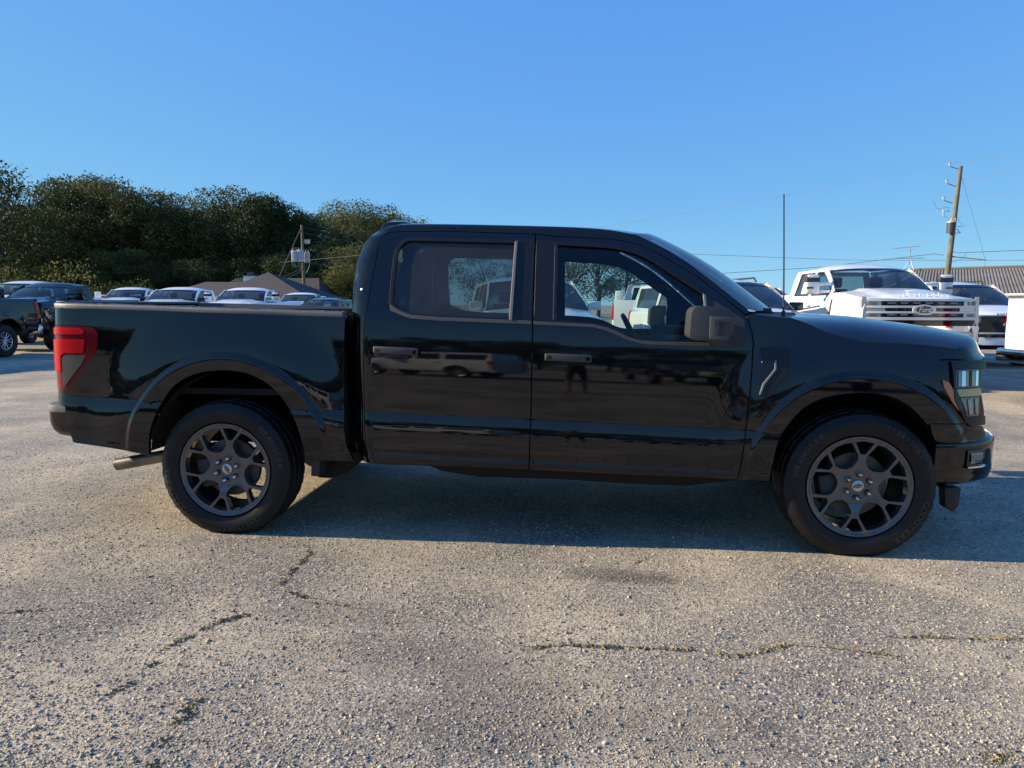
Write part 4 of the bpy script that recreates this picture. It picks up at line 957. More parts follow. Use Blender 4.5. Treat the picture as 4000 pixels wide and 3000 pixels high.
def bg_vehicle(name, spec, pos, hd, paintm, label, cat, group, front='bars', face='heavy', mirror='tow', lamps=True, rails=False, wheels='plain', detail=1, letters=None, side_text=None, mirror_cap=None, hscale=1.0, sticker=False):
    S = SPEC[spec]; T = empty(name, (pos[0], pos[1], 0), rad(hd)); tag(T, label, cat, group)
    T.scale = (1, 1, hscale)
    WBv, hw, sill, belt, roof, R, az = S['WB'], S['hw'], S['sill'], S['belt'], S['roof'], S['R'], S['az']
    foh, rear, h0, h1, wsx, wst = S['foh'], S['rear'], S['h0'], S['h1'], S['wsx'], S['wst']; PM = M[paintm]
    zt = roof - .105; pick = S['kind'] == 'pickup'
    def W(x, z):
        w = hw - .05 * ((z - .95) / .5) ** 2 * (1 if z < .95 else .6)
        if z > belt - .05:
            b = z - belt + .05; w = hw - .05 * ((belt - .05 - .95) / .5) ** 2 * .6 - .055 * ss(0, .10, b) * ss(wsx + .9, wsx - .1, x) - .26 * b * ss(0, .12, b) - .35 * max(0, z - zt + .03)
        if x > wsx: w -= .11 * ss(wsx, wsx + .3, x) * ss(zh(x) - .17, zh(x) + .02, z) ** 1.6
        for cx in (0, -WBv):
            r = math.hypot(x - cx, z - az)
            if r < R + .3: w += (.045 * (1 - ss(R + .08, R + .11, r)) + .012 * (1 - ss(R + .1, R + .3, r))) * max(.4, ss(-.2, .3, z - az))
        e = x - (foh - .50)
        if e > 0: w *= (1 - min(.98, (e / .62)) ** 3.4) ** (1 / 3.4)
        e = rear + .14 - x
        if e > 0: w -= 3.0 * e * e
        if not pick and z > belt and x < rear + .9: w -= .05 * ((rear + .9 - x) / .9) ** 2
        return w
    def FX(y, z): return foh - .03 - .13 * (abs(y) / hw) ** 3.2 - .05 * (z - .9) + .0
    arch = lambda cx: [(cx + R * math.cos(a), az + R * math.sin(a)) for a in np.linspace(-.0 + math.asin(min(1, max(-1, (sill - az) / R))), math.pi - math.asin(min(1, max(-1, (sill - az) / R))), 15)]
    zh = lambda x: h0 - .04 + (h1 - h0) * ss(wsx, foh, x) * .9 - .0
    d = S['doors']; st = .075
    def P(nm, out, s, holes=(), off=0.0, m=None, par=None, step=st, rim=.02):
        g = Geo(); panel(g, out, sidemap(W, s, off), holes, step=step, rim=rim); return g.build(nm, m or PM, par or T)
    def F(nm, out, m, off=0.0, par=None, rim=.02, step=.1):
        g = Geo(); panel(g, out, frontmap(FX, off), step=step, rim=rim); return g.build(nm, m, par or T)
    G = .006
    apl = [(wsx - .085, h0 - .02), (wsx - .085 + (wst - wsx) * .5, (h0 - .02) * .5 + zt * .5 + .02), (wst - .085, zt)]
    up = lambda poly, lo: [(x, max(z, lo)) for x, z in poly]
    for s in (-1, 1):
        a = arch(0)[::-1]
        fo = [(d[0] + G, sill)] + a + [(foh - .20, sill + .02), (foh - .115, sill + .2), (foh - .125, zh(foh - .1) - .02)] + [(x, zh(x)) for x in np.linspace(foh - .14, wsx - .05, 7)] + [(d[0] + G, h0 - .035)]
        P('front_fender', fo, s)
        # doors
        lasts = list(d)
        for i in range(len(d) - 1):
            xf_, xr_ = d[i], d[i + 1]
            if i == 0:
                o = [(xf_, sill), (xf_, h0 - .05)] + apl + [(xr_ + G, zt), (xr_ + G, sill)]
                hole = [(apl[0][0] - .09, belt + .03), (apl[0][0] - .11, h0 + .01), (apl[1][0] - .075, apl[1][1] - .02), (apl[2][0] - .04, zt - .065), (xr_ + .07, zt - .065), (xr_ + .07, belt + .03)]
            else:
                o = [(xf_ - G, sill), (xf_ - G, zt), (xr_ + G, zt), (xr_ + G, sill)]
                hole = [(xf_ - .07, belt + .03), (xf_ - .07, zt - .065), (xr_ + .11, zt - .065), (xr_ + .05, belt + .05)]
            if i == len(d) - 2 and pick: hole = hole[:-2] + [(xr_ + .16, zt - .065), (xr_ + .07, belt + .03)]
            hole = fillet(hole, .035, 2)
            dr = P('door', o, s, [hole])
            P('window_glass', offset_poly(hole, .012), s, off=-.012, m=M['glass' if i == 0 else 'glass_dark'], par=dr, step=.2, rim=0)
            P('window_seal', offset_poly(hole, .016), s, [offset_poly(hole, -.006)], .004, M['trim'], dr, rim=.01)
            hx = xr_ + .17; w = W(hx, belt - .16); g = Geo(); g.add(*box(hx - .10, hx + .10, s * w - .01, s * w + s * .045, belt - .18, belt - .145, .01)); g.build('door_handle', PM, dr)
        P('windscreen_pillar', [(x + .004, z) for x, z in apl] + [(wst, zt + .015), (wsx + (wst - wsx) * .5 + .0, apl[1][1] + .01), (wsx, h0 - .01)], s)
        c = S['cabr']
        if pick:
            P('cab_corner', [(d[-1] - G, sill), (d[-1] - G, zt), (c + .10, zt), (c, zt - .25), (c, sill)], s)
            b = arch(-WBv)[::-1]
            P('bed_side', [(rear + .03, sill + .1)] + b + [(c - .03, sill), (c - .03, S['bed']), (rear + .01, S['bed']), (rear + .01, sill + .2)], s)
            P('tail_light', [(rear + .005, 1.02), (rear + .005, 1.42), (rear + .20, 1.42), (rear + .15, 1.02)], s, off=.012, m=M['red_lens'])
        else:
            b = arch(-WBv)[::-1]; q0 = d[-1] - G
            qo = [(rear + .05, sill + .1)] + [p for p in b if p[0] < q0 - .02] + ([(q0, max(sill, az + math.sqrt(max(0, R * R - (q0 + WBv) ** 2)))) ] if q0 + WBv < R else [(q0, sill)]) + [(q0, zt), (c, zt), (rear + .06, belt + .1), (rear + .02, belt - .2)]
            qh = fillet([(q0 - .08, belt + .04), (q0 - .06, zt - .065), (c + .10, zt - .07), (rear + .30, belt + .06)], .04, 2)
            qp = P('rear_quarter', qo, s, [qh])
            P('window_glass', offset_poly(qh, .012), s, off=-.012, m=M['glass_dark'], par=qp, step=.2, rim=0)
            P('tail_light', [(rear + .03, belt - .28), (rear + .05, belt + .05), (rear + .22, belt + .02), (rear + .16, belt - .25)], s, off=.012, m=M['red_lens'])
            if rails:
                w = W(-2, zt) - .10; g = Geo(); g.add(*tube([(wst - .22, s * w, roof - .085), (wst - .30, s * w, roof - .012), (c + .35, s * w, roof - .012), (c + .2, s * w, roof - .07)], .018, 6)); g.build('roof_rail', M['trim'], T)
        # wheels
        spw = dict(R=S['wr'], W2=.13, rb=S['rb'], flat=S['wr'] - .012, style='w_%s_%s' % (spec[:5], wheels), rimmat='rim_silver' if wheels == 'plain' else 'rim_grey', spokes=6)
        for x in (0, -WBv): wheel(T, x, s, S['wr'] - .012, spw, 0, 0, hw - .15)
        # mirror
        mx = wsx - .22; w = W(mx, h0); mz = belt + .03
        if mirror == 'tow':
            g = Geo(); g.add(*box(mx - .07, mx + .05, s * (w + .21), s * (w + .46), mz, mz + .34, .035, 3)); mi = g.build('wing_mirror', PM, T, angle=50)
            if mirror_cap:
                g = Geo(); g.add(*prism([(mx - .075, mz + .20), (mx + .056, mz + .20), (mx + .05, mz + .30), (mx + .02, mz + .345), (mx - .055, mz + .345), (mx - .075, mz + .31)], s * (w + .205), s * (w + .465), b=.02)); g.build('mirror_cap', M[mirror_cap], mi, angle=50)
                g = Geo(); g.add(*box(mx + .045, mx + .056, s * (w + .33), s * (w + .458), mz + .09, mz + .125, .004)); g.build('mirror_marker', M['smoke_lens'], mi)
            g = Geo(); g.add(*box(mx - .03, mx + .03, s * (w - .04), s * (w + .25), mz + .15, mz + .205, .015)); g.build('mirror_arm', PM, mi)
            g = Geo(); g.add(*box(mx - .03, mx + .04, s * (w - .04), s * (w + .25), mz + .02, mz + .075, .015)); g.build('mirror_arm', PM, mi)
        else:
            g = Geo(); g.add(*prism(fillet([(mx - .06, mz), (mx + .06, mz + .02), (mx + .05, mz + .15), (mx - .06, mz + .16)], .03, 3), s * (w + .04), s * (w + .26), b=.03)); g.add(*box(mx - .02, mx + .03, s * (w - .03), s * (w + .08), mz - .01, mz + .04)); g.build('wing_mirror', M['gloss_black'] if mirror == 'dark' else PM, T, angle=50)
    # roof
    rows = []; xr_ = S['cabr'] + (.10 if pick else .0)
    for i, t in enumerate([0, .03, .08, .16, .28, .42, .55, .65, .74, .82, .88, .94, 1]):
        x = xr_ + (wst - xr_) * t; w = W(x, zt + .012); bow = -.03 * (1 - t) + .20 * t ** 2
        rows.append([(x + bow * (1 - abs(q) ** 2.2), w * q, zt + .012 + (roof - zt - .012) * (1 - abs(q) ** 3.2) * (1 - .5 * (1 - t) ** 6) - .115 * max(0, (t - .62) / .38) ** 2.0 * (1 - .45 * abs(q) ** 3)) for q in np.linspace(-1, 1, 17)])
    g = Geo(); g.add(*gridsurf(rows)); rf = g.build('roof', PM, T, angle=70)
    hdr = rows[-1]
    if lamps:
        for q in (-.62, -.20, 0, .20, .62):
            k = hdr[int(round((q + 1) * 8))]; g = Geo(); g.add(*xf(bmout_sphere(.05, .028, .022), Matrix.Translation((k[0] - .16, k[1], k[2] + .016)))); g.build('marker_light', M['lens_dark'], rf)
    rows = []
    for t in np.linspace(0, 1, 9):
        x = wst + (wsx - wst) * t; z = (zt - .05) * (1 - t) + (h0 - .01) * t + .03 * math.sin(math.pi * t); w = W(x, z) - .004
        rows.append([(x + (.20 + .10 * t) * (1 - abs(q) ** 2.2), w * q, z + (roof - zt) * .35 * (1 - t) ** 2 * (1 - abs(q) ** 3.2)) for q in np.linspace(-1, 1, 17)])
    rows[0] = [tuple(np.array(p) + np.array((0, 0, -.002))) for p in hdr]
    g = Geo(); g.add(*gridsurf(rows)); g.build('windscreen', M['windscreen_glass'], T, angle=80)
    band = [[tuple(np.array(rows[i][j]) + np.array((.006, 0, .008))) for j in range(17)] for i in (0, 1)]
    g = Geo(); g.add(*gridsurf(band)); g.build('windscreen_shade_band', M['gloss_black'], T, angle=80)
    wsb = rows[-1]
    # hood
    rows = []
    for u in np.linspace(0, 1, 14):
        xe = wsx + .0 + (foh - .135 - wsx) * u; ze = zh(xe); w = W(xe, ze) - .003; row = []
        for q in np.linspace(-1, 1, 21):
            t = 1 - abs(q); x = xe + (.24 * (1 - u) + .095 * u) * (1 - abs(q) ** 3); dome = .045 * (1 - (1 - t) ** 3) + (.035 * ss(.28, .42, t) if face == 'heavy' else .02 * ss(.3, .5, t))
            z = ze + dome * (1 - .3 * u); lip = ss(.88, 1, u); z = z * (1 - lip) + (h1 - .035) * lip
            row.append((x, w * q, z))
        rows.append(row)
    g = Geo(); g.add(*gridsurf(rows)); hood = g.build('hood', PM, T, angle=70)
    g = Geo(); g.add(*gridsurf([[(p[0] - .08, p[1], p[2] - .01) for p in [wsb[int(round(j * 16 / 20))] for j in range(21)]], [(p[0] + .02, p[1], p[2] - .012) for p in rows[0]]])); g.build('cowl', M['trim'], T)
    # nose
    bz = .98 if face == 'heavy' else .66
    yb = hw - .02
    F('nose_panel', [(-yb, sill + .05), (yb, sill + .05), (yb, h1 - .03), (-yb, h1 - .03)], PM, -.015)
    if face == 'heavy':
        if front == 'bars':
            gr = F('grille', [(-.86, 1.06), (.86, 1.06), (.86, 1.40), (-.86, 1.40)], M['gloss_black'], .0)
            for z0, z1 in ((1.365, 1.395), (1.262, 1.292), (1.178, 1.205), (1.075, 1.115)): F('grille_bar', fillet([(-.885, z0), (.885, z0), (.885, z1), (-.885, z1)], .01, 2), M['bar_grey'], .035, gr, .04)
            for y in np.arange(-.56, .57, .14):
                if abs(y) > .2: F('grille_mesh', [(y - .006, 1.08), (y + .006, 1.08), (y + .006, 1.38), (y - .006, 1.38)], M['bar_grey'] if False else M['smoke_lens'], .008, gr, .008)
            for z in (1.33, 1.15):
                for y in np.arange(-.5, .6, .2): F('grille_mesh', [(y - .06, z), (y + .06, z), (y + .06, z + .010), (y - .06, z + .010)], M['letter_grey'], .010, gr, .008)
            for s in (-1, 1):
                F('nose_frame', [(s * .885, 1.02), (s * .945, 1.02), (s * .955, 1.43), (s * .885, 1.43)], M['satin_silver'] if s < 0 else M['satin_silver'], .02)
                for z0, z1 in ((1.290, 1.366), (1.113, 1.180)):
                    h = F('headlight', fillet([(s * .665, z0 + .004), (s * .872, z0 + .004), (s * .872, z1 - .004), (s * .665, z1 - .004)], .012, 2), M['clear_lens'], .022)
                    F('lamp_projector', fillet([(s * .74, z0 + .014), (s * .85, z0 + .014), (s * .85, z1 - .014), (s * .74, z1 - .014)], .01, 2), M['lens_dark'], .028, h, .006)
                F('lamp_panel', [(s * .60, 1.206), (s * .872, 1.206), (s * .872, 1.260), (s * .60, 1.260)], M['satin_silver'], .018)
            for yy, (a, b_), mm, off in ((0, (.185, .078), 'bar_grey', .06), (0, (.135, .052), 'emblem_blue', .066)):
                F('oval_emblem', [(a * math.cos(t), 1.232 + b_ * math.sin(t)) for t in np.linspace(0, 2 * math.pi, 33)[:-1]], M[mm], off, gr, .03)
            v, f = textgeo('Ford', .105, .006, .35); x0 = FX(0, 1.23) + .07; g = Geo(); g.add(np.stack([x0 + v[:, 2], v[:, 0], 1.232 + v[:, 1]], 1), f); g.build('emblem_lettering', M['satin_silver'], gr, smooth=False)
        else:
            gr = F('grille', [(-.60, 1.02), (.60, 1.02), (.60, 1.38), (-.60, 1.38)], M['gloss_black'], .0)
            for z in (1.34, 1.20, 1.06): F('grille_bar', [(-.6, z - .025), (.6, z - .025), (.6, z + .025), (-.6, z + .025)], M['bar_grey'] if front == 'chrome' else M['trim'], .03, gr, .03)
            for s in (-1, 1):
                h = F('headlight', fillet([(s * .60, 1.00), (s * .91, 1.00), (s * .93, 1.06), (s * .93, 1.36), (s * .90, 1.39), (s * .60, 1.39)], .02, 2), M['satin_silver'], .02)
                for a0, a1 in ((1.24, 1.36), (1.04, 1.16)): F('lamp_lens', fillet([(s * .655, a0), (s * .83, a0), (s * .83, a1), (s * .655, a1)], .015, 2), M['clear_lens'], .03, h)
                F('lamp_lens', [(s * .67, 1.175), (s * .82, 1.175), (s * .82, 1.225), (s * .67, 1.225)], M['lens_dark'], .03, h)
                F('amber_marker', [(s * .885, 1.13), (s * .925, 1.13), (s * .925, 1.24), (s * .885, 1.24)], M['amber_lens'], .026, h)
            F('oval_emblem', [(.165 * math.cos(t), 1.20 + .07 * math.sin(t)) for t in np.linspace(0, 2 * math.pi, 25)[:-1]], M['emblem_blue'], .05, gr, .02)
        F('lower_grille', [(-.86, .97), (.86, .97), (.86, 1.055), (-.86, 1.055)], M['gloss_black'], .004)
        # chrome bumper with openings
        bx = [(-.97, .66), (.97, .66), (.99, .74), (.99, .95), (.96, .985), (-.96, .985), (-.99, .95), (-.99, .74)]
        g = Geo(); panel(g, bx, frontmap(lambda y, z: FX(min(abs(y), hw - .02), .9) + .05 - .05 * (abs(y) / 1.0) ** 6), [fillet([(s * .52, .74), (s * .88, .74), (s * .86, .90), (s * .52, .90)][::1 if s > 0 else -1], .03, 2) for s in (-1, 1)], step=.08, rim=.10); g.build('front_bumper', M['chrome'], T)
    else:
        gr = F('grille', [(-.80, .66), (.80, .66), (.86, .80), (.86, h1 - .06), (-.86, h1 - .06), (-.86, .80)], M['gloss_black'], .004)
        F('grille_trim', [(-.84, .735), (.84, .735), (.85, .765), (-.85, .765)], M['bar_grey'], .02, gr)
        F('lower_bumper', [(-.90, .50), (.90, .50), (.93, .56), (.93, .66), (.55, .66), (.50, .60), (-.50, .60), (-.55, .66), (-.93, .66), (-.93, .56)], PM, .03)
        for s in (-1, 1):
            h = F('headlight', fillet([(s * .62, h1 - .20), (s * .90, h1 - .20), (s * .92, h1 - .06), (s * .62, h1 - .06)], .02, 2), M['lens_dark'], .012)
            F('lamp_lens', [(s * .66, h1 - .18), (s * .86, h1 - .18), (s * .86, h1 - .09), (s * .66, h1 - .09)], M['clear_lens'], .018, h)
        F('oval_emblem', [(.15 * math.cos(t), .93 + .062 * math.sin(t)) for t in np.linspace(0, 2 * math.pi, 33)[:-1]], M['satin_silver'], .02, gr, .02)
        F('oval_emblem', [(.138 * math.cos(t), .93 + .052 * math.sin(t)) for t in np.linspace(0, 2 * math.pi, 33)[:-1]], M['emblem_blue'], .024, gr, .01)
        v, f = textgeo('Ford', .10, .006, .35); x0 = FX(0, .93) + .027; g = Geo(); g.add(np.stack([x0 + v[:, 2], v[:, 0], .93 + v[:, 1]], 1), f); g.build('emblem_lettering', M['satin_silver'], gr, smooth=False)
    if letters:
        # raised letters along the front lip of the hood
        v, f = textgeo(letters[0], letters[1], .012, 0, letters[3]); v = v * np.array((1.6 if face == 'heavy' else 1.0, 1, 1))
        zc, tl = letters[2], rad(52 if face == 'heavy' else 35)
        w = np.stack([v[:, 0] * 0 + FX(0, 1.2) + letters[4] - v[:, 1] * math.cos(tl) + v[:, 2] * math.sin(tl) - .13 * (np.abs(v[:, 0]) / hw) ** 3, v[:, 0], zc + v[:, 1] * math.sin(tl) + v[:, 2] * math.cos(tl) - .04 * (np.abs(v[:, 0])) ** 2], 1)
        g = Geo(); g.add(w, f); o = g.build('hood_lettering', M['white_paint'] if face == 'heavy' else M['letter_dark'], hood, smooth=False); o['kind'] = 'stuff'
    if side_text:
        for s in (-1, 1):
            g = Geo(); bx_ = d[0] + .16
            panel(g, [(bx_, .98), (bx_ + .045, .98), (bx_ + .10, 1.40), (bx_ + .05, 1.40)], sidemap(W, s, .010), step=.06, rim=.012)
            pl = g.build('fender_badge', M['trim'], T)
            v, f = textgeo(side_text, .085, .006); a = rad(84)
            px = bx_ - .03 + s * (v[:, 1]) * 1.0 ; pz = 1.20 - (v[:, 0]) if True else 0
            px = bx_ - .035 + v[:, 1] * (1 if s < 0 else -1)
            g = Geo(); ww = np.array([W(bx_, 1.2)] * len(v)); g.add(np.stack([px, s * (ww + .004 + np.abs(v[:, 2])), pz], 1), f); g.build('badge_lettering', M['letter_dark'], pl, smooth=False)
    # back end
    if pick:
        g = Geo(); g.add(*box(rear, rear + .05, -hw + .06, hw - .06, sill + .15, S['bed'] + .01, .015)); g.build('tailgate', PM, T)
        g = Geo(); g.add(*box(rear - .12, rear + .08, -hw + .03, hw - .03, sill - .05, sill + .16, .03)); g.build('rear_bumper', M['chrome'], T)
        g = Geo(); g.add(*box(rear + .05, S['cabr'] - .05, -hw + .12, hw - .12, .95, 1.0)); g.build('bed_floor', M['underbody'], T)
        c = S['cabr']; bo = [(-.88, sill), (.88, sill), (.90, belt), (W(-2, zt) - .03, zt), (-W(-2, zt) + .03, zt), (-.90, belt)]
        rw = [(-.68, belt + .06), (.68, belt + .06), (.62, zt - .08), (-.62, zt - .08)]
        g = Geo(); panel(g, bo, frontmap(lambda y, z: c + .02 + max(0, z - belt) * .12), [rw], step=.2, rim=.02); bw = g.build('cab_back_wall', PM, T)
        g = Geo(); panel(g, rw, frontmap(lambda y, z: c + .03 + max(0, z - belt) * .12), step=.3, rim=0); g.build('rear_window', M['glass_dark'], bw)
    else:
        c = S['cabr']; lx = lambda y, z: rear + .03 + .10 * (abs(y) / hw) ** 3 + max(0, z - belt) / (zt - belt) * (c - rear - .02)
        lo = [(-.90, .62), (.90, .62), (.90, belt), (.74, zt + .03), (-.74, zt + .03), (-.90, belt)]; lw = [(-.74, belt + .06), (.74, belt + .06), (.64, zt - .06), (-.64, zt - .06)]
        g = Geo(); panel(g, lo, frontmap(lx), [lw], step=.15, rim=.02)
        lf = g.build('liftgate', PM, T); g = Geo(); panel(g, lw, frontmap(lx), step=.3, rim=0); g.build('rear_window', M['glass_dark'], lf)
        g = Geo(); g.add(*box(rear - .03, rear + .12, -hw + .04, hw - .04, sill - .02, .64, .04)); g.build('rear_bumper', PM, T)
    # insides and underside
    c = S['cabr'] if pick else S['cabr'] + .6
    g = Geo(); g.add(*box(c + .04, wsx - .1, -hw + .14, hw - .14, sill - .05, belt - .35)); g.add(*box(wsx - .38, wsx + .14, -hw + .16, hw - .16, belt - .40, h0 - .045, .04)); g.build('dashboard', M['cabin_grey'], T)
    for s in (-1, 1):
        g = Geo(); g.add(*box(wst - .62, wst - .48, s * .40 - .25, s * .40 + .25, belt - .4, belt + .14, .05)); seat = g.build('front_seat', M['cloth'], T)
        g = Geo(); g.add(*box(wst - .60, wst - .51, s * .40 - .13, s * .40 + .13, belt + .16, belt + .36, .04)); g.build('headrest', M['cloth'], seat)
    g = Geo(); cx_ = wsx - .48
    ring = [(cx_ + .10 * math.sin(a) * .6, .40 + .19 * math.cos(a), belt - .02 + .17 * math.sin(a)) for a in np.linspace(0, 2 * math.pi, 21)]
    g.add(*tube(ring, .017, 5, False)); g.build('steering_wheel', M['trim'], T)
    g = Geo(); g.add(*box(rear + .1, foh - .25, -.72, .72, sill - .08, sill + .12)); 
    for x in (0, -WBv): g.add(*box(x - R - .05, x + R + .05, -hw + .36, hw - .36, sill + .1, az + R + .06)); g.add(*box(x - R - .03, x + R + .03, -hw + .10, hw - .10, az + R - .01, az + R + .05)); 
    g.build('chassis', M['underbody'], T)
    if sticker:
        x0, z0 = -1.98, belt + .10
        g = Geo(); panel(g, [(x0, z0 - .05), (x0, z0 + .22), (x0 - .30, z0 + .17), (x0 - .30, z0 - .05)], sidemap(W, -1, .003), step=.2, rim=0); pp = g.build('window_sheet', M['paper'], T)
        g = Geo(); panel(g, [(x0 + .06, z0 + .20), (x0 + .06, z0 + .36), (x0 - .12, z0 + .30), (x0 - .12, z0 + .16)], sidemap(W, -1, .006), step=.2, rim=0); g.build('window_sheet', M['paper_blue'], T)
        g = Geo()
        for k, (a0, a1, zz) in enumerate(((-.05, -.26, .16), (-.05, -.2, .12), (-.04, -.25, .08), (-.05, -.24, .05), (-.04, -.2, .02))): panel(g, [(x0 + a0, z0 + zz), (x0 + a0, z0 + zz + .012), (x0 + a1, z0 + zz + .006), (x0 + a1, z0 + zz - .006)], sidemap(W, -1, .006), step=.3, rim=0)
        o = g.build('sheet_print', M['letter_grey'], pp); o['kind'] = 'stuff'
    return T
def bmout_sphere(a, b, c):
    bm = bmesh.new(); bmesh.ops.create_uvsphere(bm, u_segments=10, v_segments=6, radius=1)
    for v in bm.verts: v.co = Vector((v.co.x * a, v.co.y * b, v.co.z * c))
    return bmout(bm)
GR = 'vehicles parked in rows on the lot'
H0 = -78
def V(*a, **k): return bg_vehicle(*a, group=GR, **k)
V('pickup_truck', 'heavy_crew', (4.02, 8.35), -87.5, 'white_paint', 'white heavy duty pickup with barred grille and raised hood letters, behind the black hood', 'pickup truck', letters=('SUPER DUTY', .088, 1.452, 1.05, .035), side_text='F250', mirror_cap='plastic_mirror', sticker=True, front='bars', hscale=1.08)
V('large_suv', 'large_suv', (7.9, 12.8), -88, 'white_paint', 'white sport utility vehicle with black grille, between the white pickup and right edge', 'SUV', face='suv', mirror='dark', lamps=False, rails=True, letters=('E X P E D I T I O N', .075, 1.155, 1.0, .03), hscale=1.05)
V('large_suv', 'large_suv', (1.42, 7.7), -77, 'white_paint', 'white sport utility vehicle whose dark windscreen shows past the black windscreen pillar', 'SUV', face='suv', mirror='dark', lamps=False, rails=True)
V('large_suv', 'large_suv', (-2.25, 6.95), -77, 'white_paint', 'white sport utility vehicle seen through the front side window', 'SUV', face='suv', mirror='body', lamps=False)
V('pickup_truck', 'heavy_crew', (4.2, 17.0), -74, 'white_paint', 'distant white pickup with big dark mirror, behind the whip antenna', 'pickup truck', front='dark', mirror_cap='gloss_black')
V('pickup_truck', 'heavy_regular', (9.98, 6.75), 12, 'white_paint', 'white pickup cut by the right edge, showing its red tail light', 'pickup truck', front='chrome')
V('pickup_truck', 'heavy_regular', (-18.1, 14.7), -83, 'black_paint', 'black heavy duty pickup with chrome bumper and roof marker lights, behind the black tailgate', 'pickup truck', front='chrome')
V('pickup_truck', 'heavy_crew', (-17.15, 7.9), -87, 'dark_paint', 'black pickup cut by the left edge, silver rear wheel in view', 'pickup truck', front='dark')
V('pickup_truck', 'heavy_crew', (-21.6, 17.8), -79, 'white_paint', 'white pickup cab rising behind the black heavy duty pickup, leftmost white roof', 'pickup truck', front='chrome', hscale=1.07)
V('pickup_truck', 'heavy_regular', (-22.3, 25.2), -78, 'white_paint', 'white single cab pickup just right of the black pickup cab, five roof lights', 'pickup truck', front='chrome', hscale=1.045)
V('crossover', 'large_suv', (-26.2, 31.8), -78, 'white_paint', 'white vehicle almost hidden between two white pickups, its windscreen corner showing', 'SUV', face='suv', lamps=False)
V('pickup_truck', 'heavy_extended', (-16.2, 18.7), -83, 'white_paint', 'white extended cab pickup with plain roof and two side windows, above the bed rail', 'pickup truck', front='chrome', lamps=False, mirror='dark', hscale=.985)
V('pickup_truck', 'heavy_regular', (-13.75, 19.0), -84, 'white_paint', 'white single cab pickup with big black tow mirror, below the house roof', 'pickup truck', front='chrome', mirror_cap='gloss_black', hscale=.975)
V('pickup_truck', 'heavy_extended', (-15.7, 29.2), -78, 'white_paint', 'white pickup at the foot of the transformer pole', 'pickup truck', front='chrome', hscale=.97)
V('crossover', 'crossover', (-13.2, 25.4), -84, 'grey_paint', 'dark grey crossover with roof rails beside the black cab corner', 'crossover', face='suv', mirror='body', lamps=False, rails=True)
V('pickup_truck', 'heavy_crew', (.9, 18.2), 82, 'white_paint', 'white pickup facing away, seen through the front side window', 'pickup truck', front='dark')
V('large_suv', 'large_suv', (-3.2, 23.5), -80, 'dark_paint', 'dark sport utility vehicle far back, seen through the front side window', 'SUV', face='suv', lamps=False, rails=True, mirror='body')
# across the lane, behind the photographer: guessed, unseen vehicles added for the black paint to mirror
V('large_suv', 'large_suv', (-7.4, -18.6), 205, 'white_paint', 'white sport utility vehicle mirrored in the rear door of the black truck', 'SUV', face='suv', lamps=False)
V('pickup_truck', 'heavy_crew', (1.4, -17.5), 84, 'dark_paint', 'dark pickup mirrored in the front door of the black truck', 'pickup truck', front='bars', mirror_cap='gloss_black')
V('pickup_truck', 'heavy_crew', (5.2, -17.0), 86, 'dark_paint', 'dark pickup mirrored ahead of the fender vent of the black truck', 'pickup truck', front='chrome')
# ------------------------------------------------------------------ poles, wires, houses beyond the lot
M['pole_wood'] = mat('pole_wood', (0.15, 0.132, 0.092), 0.85, bump=.6, bscale=25, var=.35, vscale=3)
M['galv'] = mat('galv', (0.42, 0.44, 0.46), 0.45, metal=.4, var=.15, vscale=6)
M['can_dark'] = mat('can_dark', (0.05, 0.045, 0.045), 0.5)
M['porcelain'] = mat('porcelain', (0.55, 0.5, 0.45), 0.3)
M['iron'] = mat('iron', (0.04, 0.045, 0.055), 0.5)
M['wire'] = mat('wire', (0.10, 0.10, 0.11), 0.5)
M['wire_pale'] = mat('wire_pale', (0.5, 0.5, 0.5), 0.4, metal=.5)
M['shingle'] = mat('shingle', (0.052, 0.046, 0.048), 0.9, bump=.8, bscale=14, var=.4, vscale=9)
M['wall_tan'] = mat('wall_tan', (0.35, 0.3, 0.25), 0.85)
M['wall_white'] = mat('wall_white', (0.78, 0.76, 0.68), 0.6)
M['metal_roof'] = mat('metal_roof', (0.17, 0.155, 0.13), 0.7, metal=.0, spec=.25, var=.2, vscale=.6)
M['white_pipe'] = mat('white_pipe', (0.7, 0.7, 0.7), 0.5)
def part(name, shapes, m, parent, smooth=True, **k):
    g = Geo()
    for s in shapes: g.add(*s)
    return g.build(name, m, parent, smooth, **k)
